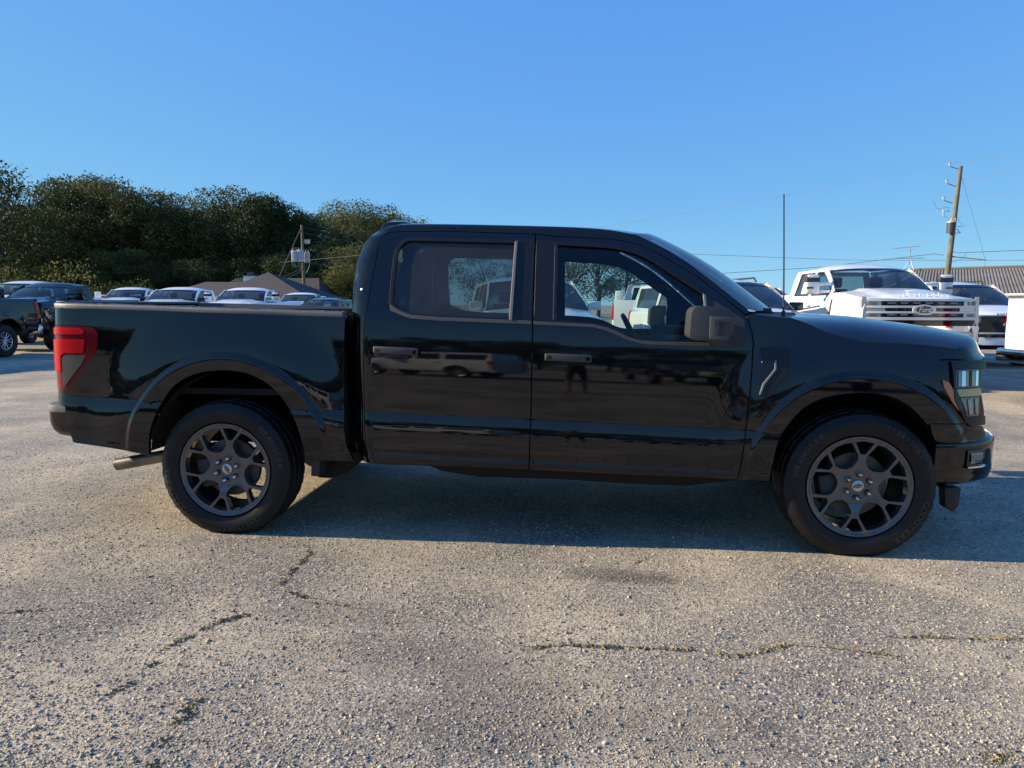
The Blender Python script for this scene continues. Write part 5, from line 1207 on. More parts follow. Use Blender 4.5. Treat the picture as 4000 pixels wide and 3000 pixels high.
def pole_right():
    # leaning wooden pole with three stand-off insulators, a cut-out, a dark transformer and a strut
    B = Vector((15.55, 31.0, 0)); T_ = empty('utility_pole', B); tag(T_, 'leaning wooden utility pole with dark transformer can, before the ribbed roof', 'utility pole')
    Lx, Ly = .90, -.43
    top = 7.85
    ax = lambda z: (.055 * z) * .85
    def pt(px, py):
        z = top - (py - 160) * .0037; lat = (px - (815 - (py - 160) * 75 / 1430)) * .0037 + ax(z); return Vector((Lx * lat, Ly * lat, z))
    pole = tube([Vector((Lx * ax(z), Ly * ax(z), z)) for z in (0, 2.5, 5, top)], [.15, .13, .11, .085], 12)
    part('pole_shaft', [pole], M['pole_wood'], T_)
    for (bx, by, tx, ty) in ((800, 198, 692, 150), (778, 408, 672, 358), (752, 612, 648, 568)):
        a = part('insulator_arm', [tube([pt(bx, by), pt(tx + 8, ty + 4)], .018, 6)], M['iron'], T_)
        c = pt(tx, ty - 28); part('insulator', [tube([c - Vector((0, 0, .085)), c - Vector((0, 0, .05)), c - Vector((0, 0, .045)), c - Vector((0, 0, .01)), c, c + Vector((0, 0, .05)), c + Vector((0, 0, .06))], [.022, .03, .055, .058, .035, .065, .04], 10)], M['porcelain'], a)
    c0 = pt(762, 860); cy = [c0 + Vector((-.14, -.20, 0)), c0 + Vector((-.14, -.20, -.48))]
    can = part('transformer', [tube([cy[0], cy[1]], .185, 18)], M['can_dark'], T_)
    part('transformer_lid', [tube([cy[0] + Vector((0, 0, .0)), cy[0] + Vector((0, 0, .035)), cy[0] + Vector((0, 0, .06))], [.20, .195, .08], 18)], M['porcelain'], can)
    for dx in (-.05, .12): part('bushing', [tube([cy[0] + Vector((dx, -.05, .05)), cy[0] + Vector((dx + .02, -.05, .2))], [.035, .02], 8)], M['porcelain'], can)
    part('lead_wire', [tube([pt(800, 812), pt(828, 795), pt(828, 845), pt(868, 870), pt(872, 905), pt(820, 910)], .008, 5)], M['wire'], T_)
    part('secondary_rack', [tube([pt(815, 935), pt(850, 985)], .02, 6), tube([pt(800, 990), pt(862, 985)], .018, 6)], M['galv'], T_)
    cu = part('fuse_cutout', [tube([pt(655, 680), pt(660, 765)], .04, 8)], M['galv'], T_)
    part('cutout_bracket', [tube([pt(730, 712), pt(675, 708)], .012, 5), tube([pt(712, 705), pt(710, 660), pt(655, 655), pt(650, 690)], .010, 5)], M['iron'], cu)
    part('jumper_wire', [tube([pt(528, 575), pt(560, 600), pt(575, 660), pt(640, 688)], .008, 5), tube([pt(665, 770), pt(720, 800)], .007, 5)], M['wire'], T_)
    part('strut', [tube([pt(735, 1275), pt(1150, 1335)], .028, 8)], M['pole_wood'], T_)
    part('guy_wire', [tube([pt(828, 290), pt(1050, 1020), pt(1140, 1330)], .007, 5), tube([pt(1140, 1330), pt(1135, 1700)], .006, 5)], M['wire'], T_)
    part('cable_loop', [tube([pt(735, 1250), pt(780, 1215), pt(850, 1238), pt(960, 1235)], .014, 6), tube([pt(940, 1240), pt(900, 1310), pt(800, 1352), pt(735, 1335)], .009, 5)], M['wire'], T_)
    W = lambda p: B + p
    def line(label, pts, r=.007, m='wire_pale'):
        o = part('power_line', [tube(pts, r, 5)], M[m], None); tag(o, label, 'power line', 'wires of the leaning pole')
    rt = Vector((9.0, -4.5, 0)); lf = Vector((-38, 12, 0))
    for i, ((x, y), dz) in enumerate((((690, 112), .55), ((672, 322), .45), ((645, 530), .25))):
        p = W(pt(x, y))
        line(['topmost', 'second', 'third'][i] + ' pale wire running right from the leaning pole', [p, p + rt * .5 + Vector((0, 0, dz * .35)), p + rt + Vector((0, 0, dz))])
        if i == 0: line('pale wire sagging left from the top of the leaning pole', [p, p + lf * .15 + Vector((0, 0, -.95)), p + lf * .4 + Vector((0, 0, -2.2)), p + lf * .7 + Vector((0, 0, -3.2)), p + lf + Vector((0, 0, -3.8))])
    p = W(pt(960, 1235)); line('twisted service cable running right from the leaning pole', [p, p + rt * .5 + Vector((0, 0, .05)), p + rt + Vector((0, 0, .15))], .014, 'wire')
    p = W(pt(672, 1262)); line('service cable running left from the leaning pole behind the white pickup', [W(pt(690, 1262)), W(pt(590, 1240)), p + Vector((-5, 2, -.45)), p + Vector((-11, 4.4, -.75)), p + Vector((-20, 8, -.9))], .014, 'wire')
    p = W(pt(720, 905)); line('thin wire running level to the right of the transformer', [p, p + rt * 1.0 + Vector((0, 0, .05))], .006)
pole_right()
def pole_left():
    B = Vector((-25.1, 53.6, 0)); T_ = empty('utility_pole', B); tag(T_, 'wooden utility pole carrying a cluster of pale grey transformers before the dark trees', 'utility pole')
    k = 60 * .2486 / 2770; L = Vector((.83, .56, 0))
    def pt(px, py): return L * ((px - 1352) * k) + Vector((0, 0, 1.404 + (1188 - (850 + py * .2486)) * 60 / 2770))
    top = pt(1345, 145)
    part('pole_shaft', [tube([Vector((0, 0, 0)) + L * .08, Vector((0, 0, 4)), top], [.16, .13, .10], 10)], M['pole_wood'], T_)
    for cx, y0, y1, r, off in ((1240, 560, 712, .255, -.20), (1335, 545, 715, .27, -.32), (1410, 570, 722, .20, .1)):
        n = 22; c0, c1 = pt(cx, y0) + Vector((0, off, 0)), pt(cx, y1) + Vector((0, off, 0)); V, F = tube([c0, c1], r, n * 2)
        V = [tuple(Vector(v) + (Vector(v) - (c0 if i < n * 2 else c1)) * (.09 if (i % 2) else 0)) for i, v in enumerate(V)]
        t = part('transformer', [(V, F)], M['galv'], T_, angle=20)
        part('transformer_lid', [tube([c0, c0 + Vector((0, 0, .05)), c0 + Vector((0, 0, .09))], [r * 1.02, r, r * .4], 16)], M['galv'], t)
        for d in (-.10, .10): part('bushing', [tube([c0 + L * d + Vector((0, 0, .06)), c0 + L * d * 1.3 + Vector((0, 0, .26))], [.035, .022], 7)], M['porcelain'], t)
    part('crossarm', [tube([pt(1185, 505), pt(1265, 500)], .05, 6)], M['pole_wood'], T_)
    for i in range(5): part('fuse_cutout', [tube([pt(1385 + i * 20, 360 + 8 * (i % 2)), pt(1378 + i * 20, 425 + 8 * (i % 2))], .028, 6)], M['porcelain'], T_)
    part('conduit_loop', [tube([pt(1182, 530), pt(1182, 740), pt(1210, 790), pt(1290, 760)], .022, 6), tube([pt(1440, 600), pt(1448, 770), pt(1395, 890)], .018, 6), tube([pt(1215, 720), pt(1240, 800)], .016, 5), tube([pt(1290, 720), pt(1310, 830), pt(1345, 850)], .018, 5)], M['galv'], T_)
    def line(label, pts, r=.016, m='wire'):
        o = part('power_line', [tube([B + p for p in pts], r, 5)], M[m], None); tag(o, label, 'power line', 'wires of the transformer pole')
    line('thick guy cable slanting down left from the top of the transformer pole', [pt(1330, 200), pt(1100, 690), pt(1000, 910), pt(940, 1050), pt(870, 1250)], .028)
    line('service cable drooping left from the transformer pole over the brown roof', [pt(1345, 800), pt(1200, 880), pt(980, 985), pt(700, 1065), pt(540, 1095), pt(300, 1150)], .026)
    line('lower service cable drooping left from the transformer pole over the brown roof', [pt(1345, 850), pt(1150, 940), pt(1000, 1040), pt(880, 1100), pt(700, 1180)], .018)
    line('upper wire running right from the transformer pole behind the cab', [pt(1370, 265), pt(1700, 310), pt(2200, 375), pt(3200, 480), pt(5200, 560)], .014)
    line('lower wire running right from the transformer pole behind the cab', [pt(1370, 735), pt(1900, 748), pt(2400, 768), pt(4200, 800)], .013)
    line('topmost wire running right from the transformer pole', [pt(1360, 190), pt(1800, 225), pt(2300, 290), pt(4200, 430)], .012)
pole_left()
_o = part('power_line', [tube([(-4, 44, 5.3), (6, 42, 4.6), (14, 40, 4.1), (26, 36, 3.8)], .011, 5)], M['wire'], None); tag(_o, 'thin dark wire crossing the sky above the black windscreen', 'power line')
def house():
    T_ = empty('house', (-27, 50, 0)); tag(T_, 'low house with dark brown hipped roof and white chimney under the trees', 'house')
    # long wing with a ridge along x, cross hip at the right
    V = [(-7.8, -4.5, 1.55), (7.2, -4.5, 1.2), (7.2, 5, 1.2), (-7.8, 5, 1.55), (-4.9, .2, 3.12), (2, .2, 3.05)]
    part('main_roof', [(V, [(0, 1, 5, 4), (1, 2, 5), (2, 3, 4, 5), (3, 0, 4)])], M['shingle'], T_, False)
    V = [(-4.6, -5.2, .95), (7.6, -6.2, .95), (7.9, 4, .95), (-4.6, 4, .95), (1.25, -1.8, 3.80)]
    part('hip_roof', [([(x, y, z) for x, y, z in V], [(0, 1, 4), (1, 2, 4), (2, 3, 4), (3, 0, 4)])], M['shingle'], T_, False)
    part('roof_edge', [tube([(7.75, -6.0, .93), (7.9, 4, .93)], .06, 5), tube([(7.6, -6.2, .93), (1.0, -5.7, .93)], .06, 5)], M['wall_white'], T_)
    part('wall', [box(-7.2, 6.6, -4.2, 4.6, 0, 1.25), box(-4, 7.0, -5.4, 3.6, 0, 1.0)], M['wall_tan'], T_)
    part('rear_roof', [([(-9, 7, 2.0), (2, 7, 2.0), (2, 12, 2.0), (-9, 12, 2.0), (-7, 9.5, 3.75), (1, 9.5, 3.75)], [(0, 1, 5, 4), (1, 2, 5), (2, 3, 4, 5), (3, 0, 4)])], M['shingle'], T_, False)
    c = part('chimney', [box(-2.15, -1.2, 1.0, 1.7, 2.3, 3.62)], M['wall_white'], T_); part('chimney_cap', [box(-2.2, -1.15, .95, 1.75, 3.62, 3.70), box(-1.9, -1.45, 1.15, 1.55, 3.7, 3.95)], M['iron'], c)
house()
def metal_building():
    R0 = Vector((20.0, 46.6, 3.72)); rd = Vector((.902, -.431, 0)).normalized(); sl = Vector((-.431, -.902, 0)).normalized()
    T_ = empty('metal_building', (R0.x, R0.y, 0)); tag(T_, 'long metal building with ribbed brown roof and white ribbed wall at the right', 'building')
    Ln, D, drop = 26.0, 8.2, 1.75
    # roof sheets, each with raised ribs
    n = 13
    for k in range(n):
        rows = []
        for j in range(25):
            s = (k + j / 24) * Ln / n; hgt = .045 if j % 2 else 0.0
            a = rd * s + Vector((0, 0, hgt + s * .012)); rows.append([a, a + sl * D * .5 - Vector((0, 0, drop * .5)), a + sl * D - Vector((0, 0, drop))])
        part('roof_sheet', [gridsurf(rows)], M['metal_roof'], T_, True, angle=20)
    rows = [[rd * s + Vector((0, 0, s * .012)), rd * s - sl * D + Vector((0, 0, s * .012 - drop))] for s in (0, Ln)]
    part('back_roof', [gridsurf(rows, True)], M['metal_roof'], T_, False)
    part('ridge_cap', [tube([Vector((0, 0, .07)), rd * Ln + Vector((0, 0, .07 + Ln * .012))], .10, 6)], M['metal_roof'], T_)
    e0 = sl * (D - .25) - Vector((0, 0, drop)); zt = R0.z - drop
    part('eave_trim', [tube([sl * D - Vector((0, 0, drop + .04)) + Vector((0, 0, R0.z * 0)), rd * Ln + sl * D - Vector((0, 0, drop + .04 - Ln * .012))], .07, 6)], M['wall_white'], T_)
    for o in list(T_.children): o.location = (0, 0, R0.z)
    rows = []
    for j in range(Ln.__int__() * 6 + 1):
        s = j / 6; off = .05 if j % 2 else 0
        a = rd * s + sl * (D - .3 + off); rows.append([Vector((a.x, a.y, 0)), Vector((a.x, a.y, zt + s * .012 - .04))])
    part('front_wall', [gridsurf(rows)], M['wall_white'], T_, False)
    g = [(sl * (D - .3)).to_tuple(), (-sl * (D - .3)).to_tuple()]
    part('gable_wall', [([(g[0][0], g[0][1], 0), (g[0][0], g[0][1], zt), (0, 0, R0.z - .03), (g[1][0], g[1][1], zt), (g[1][0], g[1][1], 0)], [(0, 1, 2, 3, 4)])], M['wall_white'], T_, False)
    v = rd * 7.2 + sl * 5.6; zb = R0.z - drop * 5.6 / D
    vp = part('vent_pipe', [tube([(v.x, v.y, zb - .1), (v.x, v.y, zb + .62)], .10, 10)], M['white_pipe'], T_); part('vent_cap', [tube([(v.x, v.y, zb + .60), (v.x, v.y, zb + .68), (v.x, v.y, zb + .74)], [.15, .15, .05], 10)], M['white_pipe'], vp)
    # television aerial standing on the ridge
    a = R0 + rd * .9 + Vector((-.3, 0, .05)); A = empty('tv_aerial', a); tag(A, 'old television aerial on a small tripod above the ribbed roof', 'aerial')
    part('mast', [tube([(0, 0, .4), (0, 0, 1.75)], .02, 6)], M['galv'], A)
    for x, y in ((-.42, 0), (.36, .1), (.1, -.4)): part('tripod_leg', [tube([(x, y, 0), (0, 0, .75)], .022, 5)], M['galv'], A)
    part('brace', [tube([(-.9, 0, .80), (.9, 0, .82)], .022, 5)], M['galv'], A)
    part('boom', [tube([(-1.2, -.1, 1.45), (.6, .1, 1.62)], .018, 5)], M['galv'], A)
    for i in range(9):
        t = i / 8; c = Vector((-1.1 + 1.6 * t, 0, 1.46 + .15 * t)); d = Vector((.12, .30, .16)) * (1 + .6 * t)
        part('element', [tube([c - d, c + d], .010, 4)], M['galv'], A)
metal_building()
# ------------------------------------------------------------------ trees
def leafmat(name, cols, trans=.25):
    m, t, b = newmat(name)
    ge = t.nodes.new('ShaderNodeNewGeometry'); cr = t.nodes.new('ShaderNodeValToRGB'); el = cr.color_ramp.elements
    el[0].color = (*cols[0], 1); el[1].color = (*cols[-1], 1)
    for i, c in enumerate(cols[1:-1]):
        e = el.new((i + 1) / (len(cols) - 1)); e.color = (*c, 1)
    t.links.new(ge.outputs['Random Per Island'], cr.inputs[0])
    oi = t.nodes.new('ShaderNodeObjectInfo'); mr = t.nodes.new('ShaderNodeMapRange'); mr.inputs[3].default_value = .68; mr.inputs[4].default_value = 1.35
    vm = t.nodes.new('ShaderNodeVectorMath'); vm.operation = 'SCALE'; t.links.new(oi.outputs['Random'], mr.inputs[0]); t.links.new(cr.outputs[0], vm.inputs[0]); t.links.new(mr.outputs[0], vm.inputs['Scale'])
    t.links.new(vm.outputs[0], b.inputs['Base Color']); b.inputs['Roughness'].default_value = .6
    b.inputs['Specular IOR Level'].default_value = .2
    tl = t.nodes.new('ShaderNodeBsdfTranslucent'); mx = t.nodes.new('ShaderNodeMixShader'); mx.inputs[0].default_value = trans
    t.links.new(vm.outputs[0], tl.inputs[0]); t.links.new(b.outputs[0], mx.inputs[1]); t.links.new(tl.outputs[0], mx.inputs[2]); t.links.new(mx.outputs[0], t.nodes['Material Output'].inputs[0])
    return m
LEAF = {'oak': leafmat('leaf_oak', [(.026, .046, .013), (.048, .072, .020), (.075, .098, .028), (.11, .115, .034)]),
        'rust': leafmat('leaf_rust', [(.036, .055, .016), (.070, .088, .026), (.105, .108, .034), (.125, .105, .038)]),
        'pale': leafmat('leaf_pale', [(.05, .062, .018), (.09, .10, .028), (.14, .135, .038)], .35)}
M['bark'] = mat('bark', (0.05, 0.042, 0.034), .9, bump=.8, bscale=12)
def tree_mesh(seed, kind, H=13.0, Wd=5.0, base=.18, lobes=30, leaves=560, ls=.23, airy=0.0):
    rs = np.random.RandomState(seed); C = []
    for i in range(lobes):
        for _ in range(40):
            u = rs.rand(); z = base * H + (H - base * H) * u ** .8; q = (z - base * H) / (H - base * H)
            rr = Wd * (math.sin(math.pi * min(1, max(.04, .16 + .80 * q))) ** .6) * (.75 + .35 * rs.rand())
            a = rs.rand() * 6.283; rad_ = rr * math.sqrt(rs.rand()) ; c = np.array((rad_ * math.cos(a), rad_ * math.sin(a), z))
            if not C or min(np.linalg.norm(c - d[0]) for d in C) > .9: break
        lr = (1.15 + .95 * rs.rand()) * Wd / 5.0
        c[2] = min(c[2], H - lr * .75); C.append((c, lr))
    V, F = [], []
    for c, lr in C:
        k = int(leaves * (lr / 1.5) ** 2 * (1 - airy * rs.rand()))
        d = rs.randn(k, 3); d /= np.linalg.norm(d, axis=1)[:, None]; r = lr * (.55 + .55 * rs.rand(k) ** .7) * (1 + .18 * np.sin(d[:, 0] * 5 + seed) * np.sin(d[:, 1] * 6 + d[:, 2] * 4))
        p = c + d * r[:, None] * np.array((1, 1, .82)); nn = d + rs.randn(k, 3) * .75; nn /= np.linalg.norm(nn, axis=1)[:, None]
        t = np.cross(nn, rs.randn(k, 3)); t /= np.linalg.norm(t, axis=1)[:, None] + 1e-9; b = np.cross(nn, t); s = ls * (.5 + .8 * rs.rand(k))[:, None]
        n0 = len(V); q = np.stack([p - t * s * .5, p + b * s * .32, p + t * s * .5, p - b * s * .32 + nn * s * .12], 1).reshape(-1, 3)
        V.extend(q.tolist()); F.extend([(n0 + 4 * i, n0 + 4 * i + 1, n0 + 4 * i + 2, n0 + 4 * i + 3) for i in range(k)])
    g = Geo(); g.add(V, F); o = g.build('crown', LEAF[kind], None, False); cm = o.data; bpy.data.objects.remove(o)
    g = Geo(); h0 = H * .55; g.add(*tube([(0, 0, 0), (.1 * rs.randn(), .1 * rs.randn(), h0 * .5), (.3 * rs.randn(), .3 * rs.randn(), h0)], [H * .022, H * .017, H * .010], 8))
    for c, lr in C[::2]:
        z0 = min(h0 * .95, max(base * H * .6, c[2] * .55)); g.add(*tube([(0, 0, z0), (c[0] * .5, c[1] * .5, (z0 + c[2]) * .5 + .3), tuple(c)], [H * .009, H * .006, H * .003], 5))
    o = g.build('trunk', M['bark']); tm = o.data; bpy.data.objects.remove(o)
    return cm, tm, H
TM = {'oak': [tree_mesh(11, 'oak'), tree_mesh(12, 'oak', 13, 5.4, .12, 34), tree_mesh(13, 'oak', 13, 4.6, .15)],
      'rust': [tree_mesh(21, 'rust', 13, 5.0, .15), tree_mesh(22, 'rust', 13, 4.8, .15, 28, 480, .23, .3)],
      'airy': [tree_mesh(31, 'rust', 12, 4.4, .2, 24, 380, .24, .5), tree_mesh(32, 'oak', 12, 4.2, .15, 22, 340, .25, .5), tree_mesh(33, 'pale', 12, 4.4, .25, 26, 360, .23, .5)],
      'bush': [tree_mesh(41, 'pale', 4, 2.2, .02, 12, 190, .18), tree_mesh(42, 'oak', 4, 2.4, .02, 12, 190, .19)]}
def tree(name, kind, i, x, y, h, w=1.0, label='', cat='tree', group=None, rz=0.):
    cm, tm, H = TM[kind][i % len(TM[kind])]; T_ = empty(name, (x, y, 0), rz); T_.scale = (h / H * w, h / H * w, h / H)
    tag(T_, label, cat, group)
    for nm, me in (('trunk', tm), ('crown', cm)):
        o = bpy.data.objects.new(nm, me); COL.objects.link(o); o.parent = T_
    return T_
rt = random.Random(5)
D75 = lambda u, d: (-1.545 - .09795 * d + .99509 * (u - 1106) / 1531.8 * d, -5.0 + .98887 * d + .09891 * (u - 1106) / 1531.8 * d)   # lot-plan spot at bearing u, distance d
front = [(-60, 70, 13.2, 'oak', 'tall green tree cut by the left edge'), (14, 66, 14.2, 'airy', 'tall thin crowned tree at the left edge, bare twigs on top'), (150, 76, 14.0, 'oak', 'dark tree with domed top right of the leftmost gap'), (215, 80, 14.8, 'oak', 'broad dark green tree above the black pickup cab'),
    (282, 76, 14.3, 'rust', 'tree with lit olive dome, highest of the left wood'), (345, 78, 13.2, 'oak', 'dark tree sloping down to the dip in the wood'), (405, 80, 11.4, 'oak', 'lower dark tree in the dip of the wood'), (452, 77, 12.6, 'rust', 'brownish tree right of the dip in the wood'),
    (508, 80, 13.8, 'rust', 'rust tinged tree with the tallest top above the house'), (566, 78, 12.8, 'oak', 'tree between the rust tinged top and the transformer pole'), (622, 80, 11.9, 'oak', 'dark tree directly behind the transformer pole'), (680, 82, 11.6, 'oak', 'small topped tree right of the transformer pole'),
    (738, 76, 11.0, 'airy', 'sparse tree showing sky near the cab, left one'), (768, 80, 12.8, 'rust', 'round light crowned tree near the cab, tallest there'), (830, 80, 12.2, 'airy', 'sparse tree with sky gaps touching the cab corner'), (885, 82, 11.0, 'airy', 'tree partly hidden by the cab roof corner')]
for k, (u, d, h, kind, lb) in enumerate(front):
    x, y = D75(u, d); tree('tree', kind, k, x, y, h, 1.0 if kind != 'airy' else .95, lb, 'tree', 'trees of the wood behind the lot', rt.random() * 6)
bk = 0
PL = ['beyond the left edge', 'at the left edge', 'left of the gap in the treetops', 'above the black cab windscreen', 'above the black cab side window', 'above the first single cab pickup', 'above the half hidden windscreen', 'above the extended cab pickup', 'at the left end of the brown roof', 'above the long brown roof', 'above the chimney', 'left of the transformer pole', 'behind the transformers', 'right of the transformer pole', 'left of the black cab corner', 'behind the black cab corner', 'behind the black cab roof']
BACKL = ['rear row tree of the wood ' + p for p in PL]; UNDERL = ['dark undergrowth at the foot of the wood ' + p for p in PL]
for u in range(-70, 900, 62):
    d = 92 + rt.random() * 8; x, y = D75(u + rt.random() * 30, d); bk += 1
    tree('tree', 'oak', bk, x, y, (12.2 if 385 < u < 430 else 13.4) * (d / 92) * (1 if u < 600 else .90), 1.1, BACKL[bk - 1], 'tree', 'second row trees of the wood', rt.random() * 6)
for k in range(14):
    u = -60 + k * 68 + rt.random() * 20; x, y = D75(u, 71 + rt.random() * 3)
    tree('shrub', 'oak' if k % 3 else 'rust', k, x, y, 5.5 + 2.0 * rt.random(), 1.5, UNDERL[k], 'shrub', 'undergrowth of the wood', rt.random() * 6)
for k, (u, d, h, lb) in enumerate(((166, 58, 5.0, 'sunlit yellowish bush, tallest, above the black pickup cab'), (218, 56, 2.75, 'small sunlit bush right of the tall yellowish bush'), (243, 57, 3.1, 'sunlit bush above the single cab pickup roof'), (298, 57, 2.9, 'sunlit bush above the half hidden windscreen'), (318, 60, 3.4, 'bush left of the brown roof'), (30, 58, 4.6, 'pale bush at the left edge below the trees'), (75, 60, 4.2, 'pale bush between the left edge and the black cab'))):
    x, y = D75(u, d); tree('bush', 'bush', 0 if k != 4 else 1, x, y, h, 1.0, lb, 'bush', 'bushes at the foot of the wood', rt.random() * 6)
for k, (u, d, h, lb) in enumerate(((930, 74, 8.0, 'tree seen through the cab, leftmost of those behind the windows'), (1225, 66, 7.4, 'tree seen through the left part of the front side window'), (1290, 68, 8.2, 'tree seen through the middle of the front side window'), (1350, 66, 7.2, 'tree seen through the right part of the front side window'), (1412, 70, 6.0, 'low tree seen beside the steering wheel through the front window'), (1150, 80, 8.0, 'tree hidden by the window pillar'), (1050, 80, 7.5, 'tree seen dimly through the rear side window'))):
    x, y = D75(u, d); tree('tree', 'airy', 2 if k in (1, 2, 3) else k, x, y, h, 1.15, lb, 'tree', 'trees behind the cab', rt.random() * 6)
for k in range(34):
    tree('tree', 'oak' if k % 3 else 'rust', k, -112 + k * 5.6 + rt.random() * 2, -60 - rt.random() * 9, 7.6 + 2.0 * rt.random(), 1.5, 'tree of the row behind the photographer, mirrored dark in the black paint', 'tree', 'mirrored tree row', rt.random() * 6)
# ------------------------------------------------------------------ dew left on the hero's roof edge, cab corner and bed rail
def dew():
    m = mat('dew_water', (0.006, 0.007, 0.008), 0.05, spec=.6)
    rs = np.random.RandomState(9); bm = bmesh.new(); bmesh.ops.create_icosphere(bm, subdivisions=1, radius=1); bm.verts.index_update()
    sv = np.array([tuple(v.co) for v in bm.verts]); sf = np.array([[v.index for v in f.verts] for f in bm.faces]); bm.free()
    P, N, Rr = [], [], []
    def drop(x, z, Wf, r):
        e = .004; w = Wf(x, z); wx = (Wf(x + e, z) - Wf(x - e, z)) / (2 * e); wz = (Wf(x, z + e) - Wf(x, z - e)) / (2 * e)
        n = np.array((-wx, -1, -wz)); P.append((x, -w, z)); N.append(n / np.linalg.norm(n)); Rr.append(r)
    for i in range(5200):
        x = -2.80 + 1.55 * rs.rand(); t = rs.rand() ** .8; lo = interp([(-2.8, 1.842), (-2.0, 1.828), (-1.7, 1.805), (-1.25, 1.772)], x); hi = interp([(-2.8, 1.868), (-2.66, 1.884), (-2.0, 1.870), (-1.6, 1.854), (-1.25, 1.812)], x)
        drop(x, lo + (hi - lo) * t, Wcab, .0011 + .0016 * rs.rand() ** 2)
    for i in range(2600):
        z = 1.36 + .46 * rs.rand() ** .6; x0 = interp([(1.3, -2.928), (1.5, -2.932), (1.67, -2.918), (1.80, -2.868)], z); drop(x0 + .11 * rs.rand() ** 1.4, z, Wcab, .0009 + .0012 * rs.rand() ** 2)
    for i in range(2400):
        x = -4.80 + 1.84 * rs.rand(); zz = interp([(-4.84, 1.377), (-4.416, 1.368), (-3.972, 1.356), (-2.93, 1.328)], x); w = Wbed(x, zz)
        P.append((x, -(w - .002 - .08 * rs.rand()), zz + .0305)); N.append(np.array((0, 0, 1.))); Rr.append(.0014 + .0022 * rs.rand() ** 2)
    P, N, Rr = np.array(P), np.array(N), np.array(Rr)
    a = np.cross(N, (0.3, .1, .9)); a /= np.linalg.norm(a, axis=1)[:, None]; b = np.cross(N, a)
    V = P[:, None] + Rr[:, None, None] * (sv[None, :, :1] * a[:, None] + sv[None, :, 1:2] * b[:, None] + .7 * sv[None, :, 2:] * N[:, None])
    F = (sf[None] + (np.arange(len(P)) * len(sv))[:, None, None]).reshape(-1, 3)
    g = Geo(); g.add(V.reshape(-1, 3), F.tolist()); o = g.build('dew_drops', m, HERO, angle=180); o['kind'] = 'stuff'
dew()
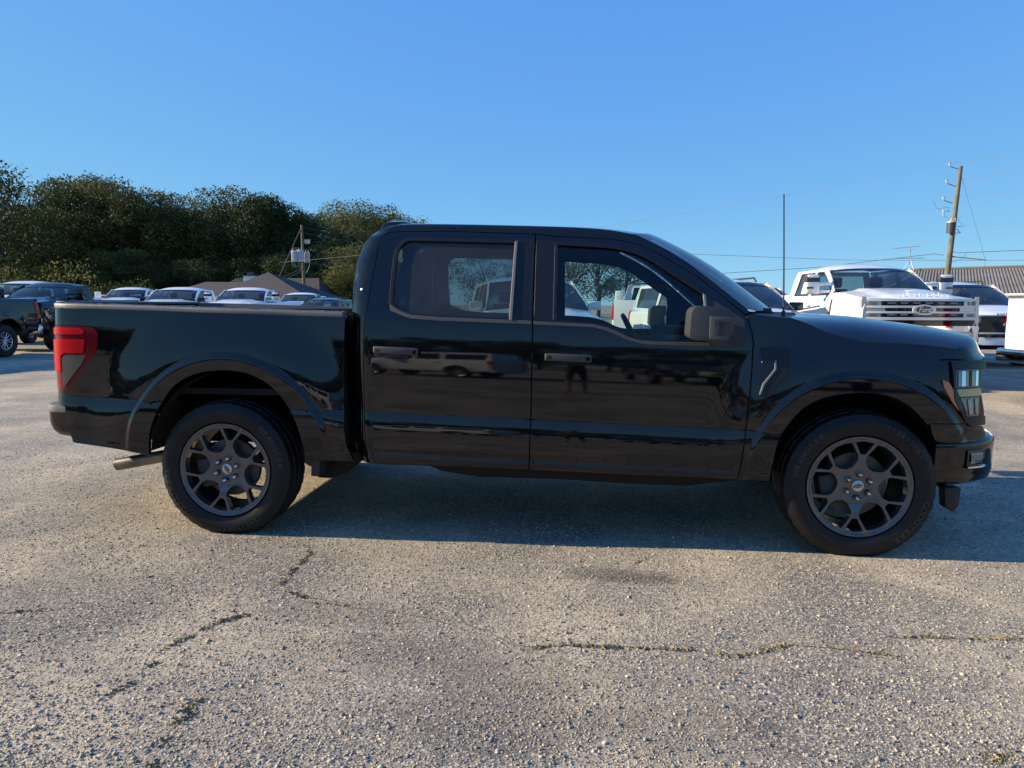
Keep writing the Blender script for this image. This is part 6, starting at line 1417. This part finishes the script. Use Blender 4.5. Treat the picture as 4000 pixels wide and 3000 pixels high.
# ------------------------------------------------------------------ the photographer, who shows only as a mirrored shape in the front door
def bystander():  # a bystander some way behind the camera, not whoever holds it
    px, py = -1.62, -9.0
    T_ = None
    J = {}; E = []; Rr = {}
    def add(n, p, r, par=None):
        J[n] = p; Rr[n] = r
        if par: E.append((par, n))
    add('pelvis', (0, 0, .93), .135); add('waist', (0, .01, 1.06), .125, 'pelvis'); add('chest', (0, .0, 1.28), .145, 'waist'); add('neckb', (0, .0, 1.46), .075, 'chest'); add('neck', (0, .02, 1.53), .052, 'neckb'); add('headm', (0, .035, 1.63), .082, 'neck'); add('headt', (0, .03, 1.70), .078, 'headm')
    for s, k in ((-1, 'r'), (1, 'l')):
        add('hip' + k, (s * .10, 0, .88), .10, 'pelvis'); add('knee' + k, (s * .13, .015, .50), .058, 'hip' + k); add('calf' + k, (s * .135, -.012, .36), .056, 'knee' + k); add('ankle' + k, (s * .14, -.01, .09), .036, 'calf' + k); add('toe' + k, (s * .155, .15, .045), .034, 'ankle' + k)
        add('sho' + k, (s * .19, 0, 1.41), .062, 'chest'); add('elb' + k, (s * .24, .10, 1.15), .043, 'sho' + k); add('wri' + k, (s * .09, .30, 1.36), .028, 'elb' + k); add('palm' + k, (s * .065, .335, 1.39), .030, 'wri' + k)
        for i in range(4):
            z = 1.425 - i * .019; L = (.9, 1.0, .94, .76)[i]
            add('f%da%s' % (i, k), (s * (.052), .362, z), .010, 'palm' + k); add('f%db%s' % (i, k), (s * .030, .372, z + .002), .0088, 'f%da%s' % (i, k)); add('f%dc%s' % (i, k), (s * (.030 - .026 * L), .366, z + .003), .0078, 'f%db%s' % (i, k))
        add('t0' + k, (s * .058, .330, 1.425), .012, 'palm' + k); add('t1' + k, (s * .035, .334, 1.440), .0095, 't0' + k); add('t2' + k, (s * .012, .338, 1.437), .0085, 't1' + k)
    names = list(J); me = bpy.data.meshes.new('person'); me.from_pydata([J[n] for n in names], [(names.index(a), names.index(b)) for a, b in E], [])
    ob = bpy.data.objects.new('person', me); COL.objects.link(ob)
    ob.modifiers.new('skin', 'SKIN'); sv = me.skin_vertices[0].data
    for i, n in enumerate(names): sv[i].radius = (Rr[n] * (1.25 if n in ('pelvis', 'waist', 'chest') else 1), Rr[n]); sv[i].use_root = (n == 'pelvis')
    sub = ob.modifiers.new('sub', 'SUBSURF'); sub.levels = 2; sub.render_levels = 2
    dg = bpy.context.evaluated_depsgraph_get(); m2 = bpy.data.meshes.new_from_object(ob.evaluated_get(dg))
    ob.modifiers.clear(); ob.data = m2; m2.name = 'person'
    skin, shirt, shorts, shoe, hair = mat('skin', (.36, .2, .14), .5), mat('shirt', (.02, .022, .03), .85), mat('shorts', (.03, .03, .035), .85), mat('shoe', (.02, .02, .02), .6), mat('hair', (.02, .014, .01), .7)
    m2.materials.clear()
    for m in (skin, shirt, shorts, shoe): m2.materials.append(m)
    for p in m2.polygons:
        c = p.center; arm = c.y > .14 and c.z > 1.0 and abs(c.x) < .25
        p.material_index = 3 if c.z < .085 else (0 if c.z < .52 else (2 if c.z < .97 else (0 if (c.z > 1.49 or (c.y > .10 and c.z > 1.08)) else 1))); p.use_smooth = True
    ob.location = (px, py, 0); tag(ob, 'person in dark shirt and shorts holding up a phone, mirrored in the front door', 'person')
    def kid(nm, sh, m):
        g = Geo(); g.add(*sh); return g.build(nm, m, ob, angle=60)
    kid('hair', xf(bmout_sphere(.092, .105, .075), Matrix.Translation((0, .012, 1.725))), hair)
    for s in (-1, 1): kid('ear', xf(bmout_sphere(.012, .02, .032), Matrix.Translation((s * .084, .02, 1.625))), skin); kid('eye', xf(bmout_sphere(.014, .008, .009), Matrix.Translation((s * .032, .113, 1.645))), M['gloss_black'])
    kid('nose', xf(bmout_sphere(.014, .024, .024), Matrix.Translation((0, .118, 1.615))), skin); kid('mouth', xf(bmout_sphere(.024, .008, .006), Matrix.Translation((0, .108, 1.575))), mat('lips', (.3, .1, .09), .5))
    g = Geo(); g.add(*box(-1.70, -1.54, -8.632, -8.624, 1.355, 1.432, .003)); o = g.build('phone', M['gloss_black']); tag(o, 'black phone held up by the person mirrored in the front door', 'phone')
bystander()
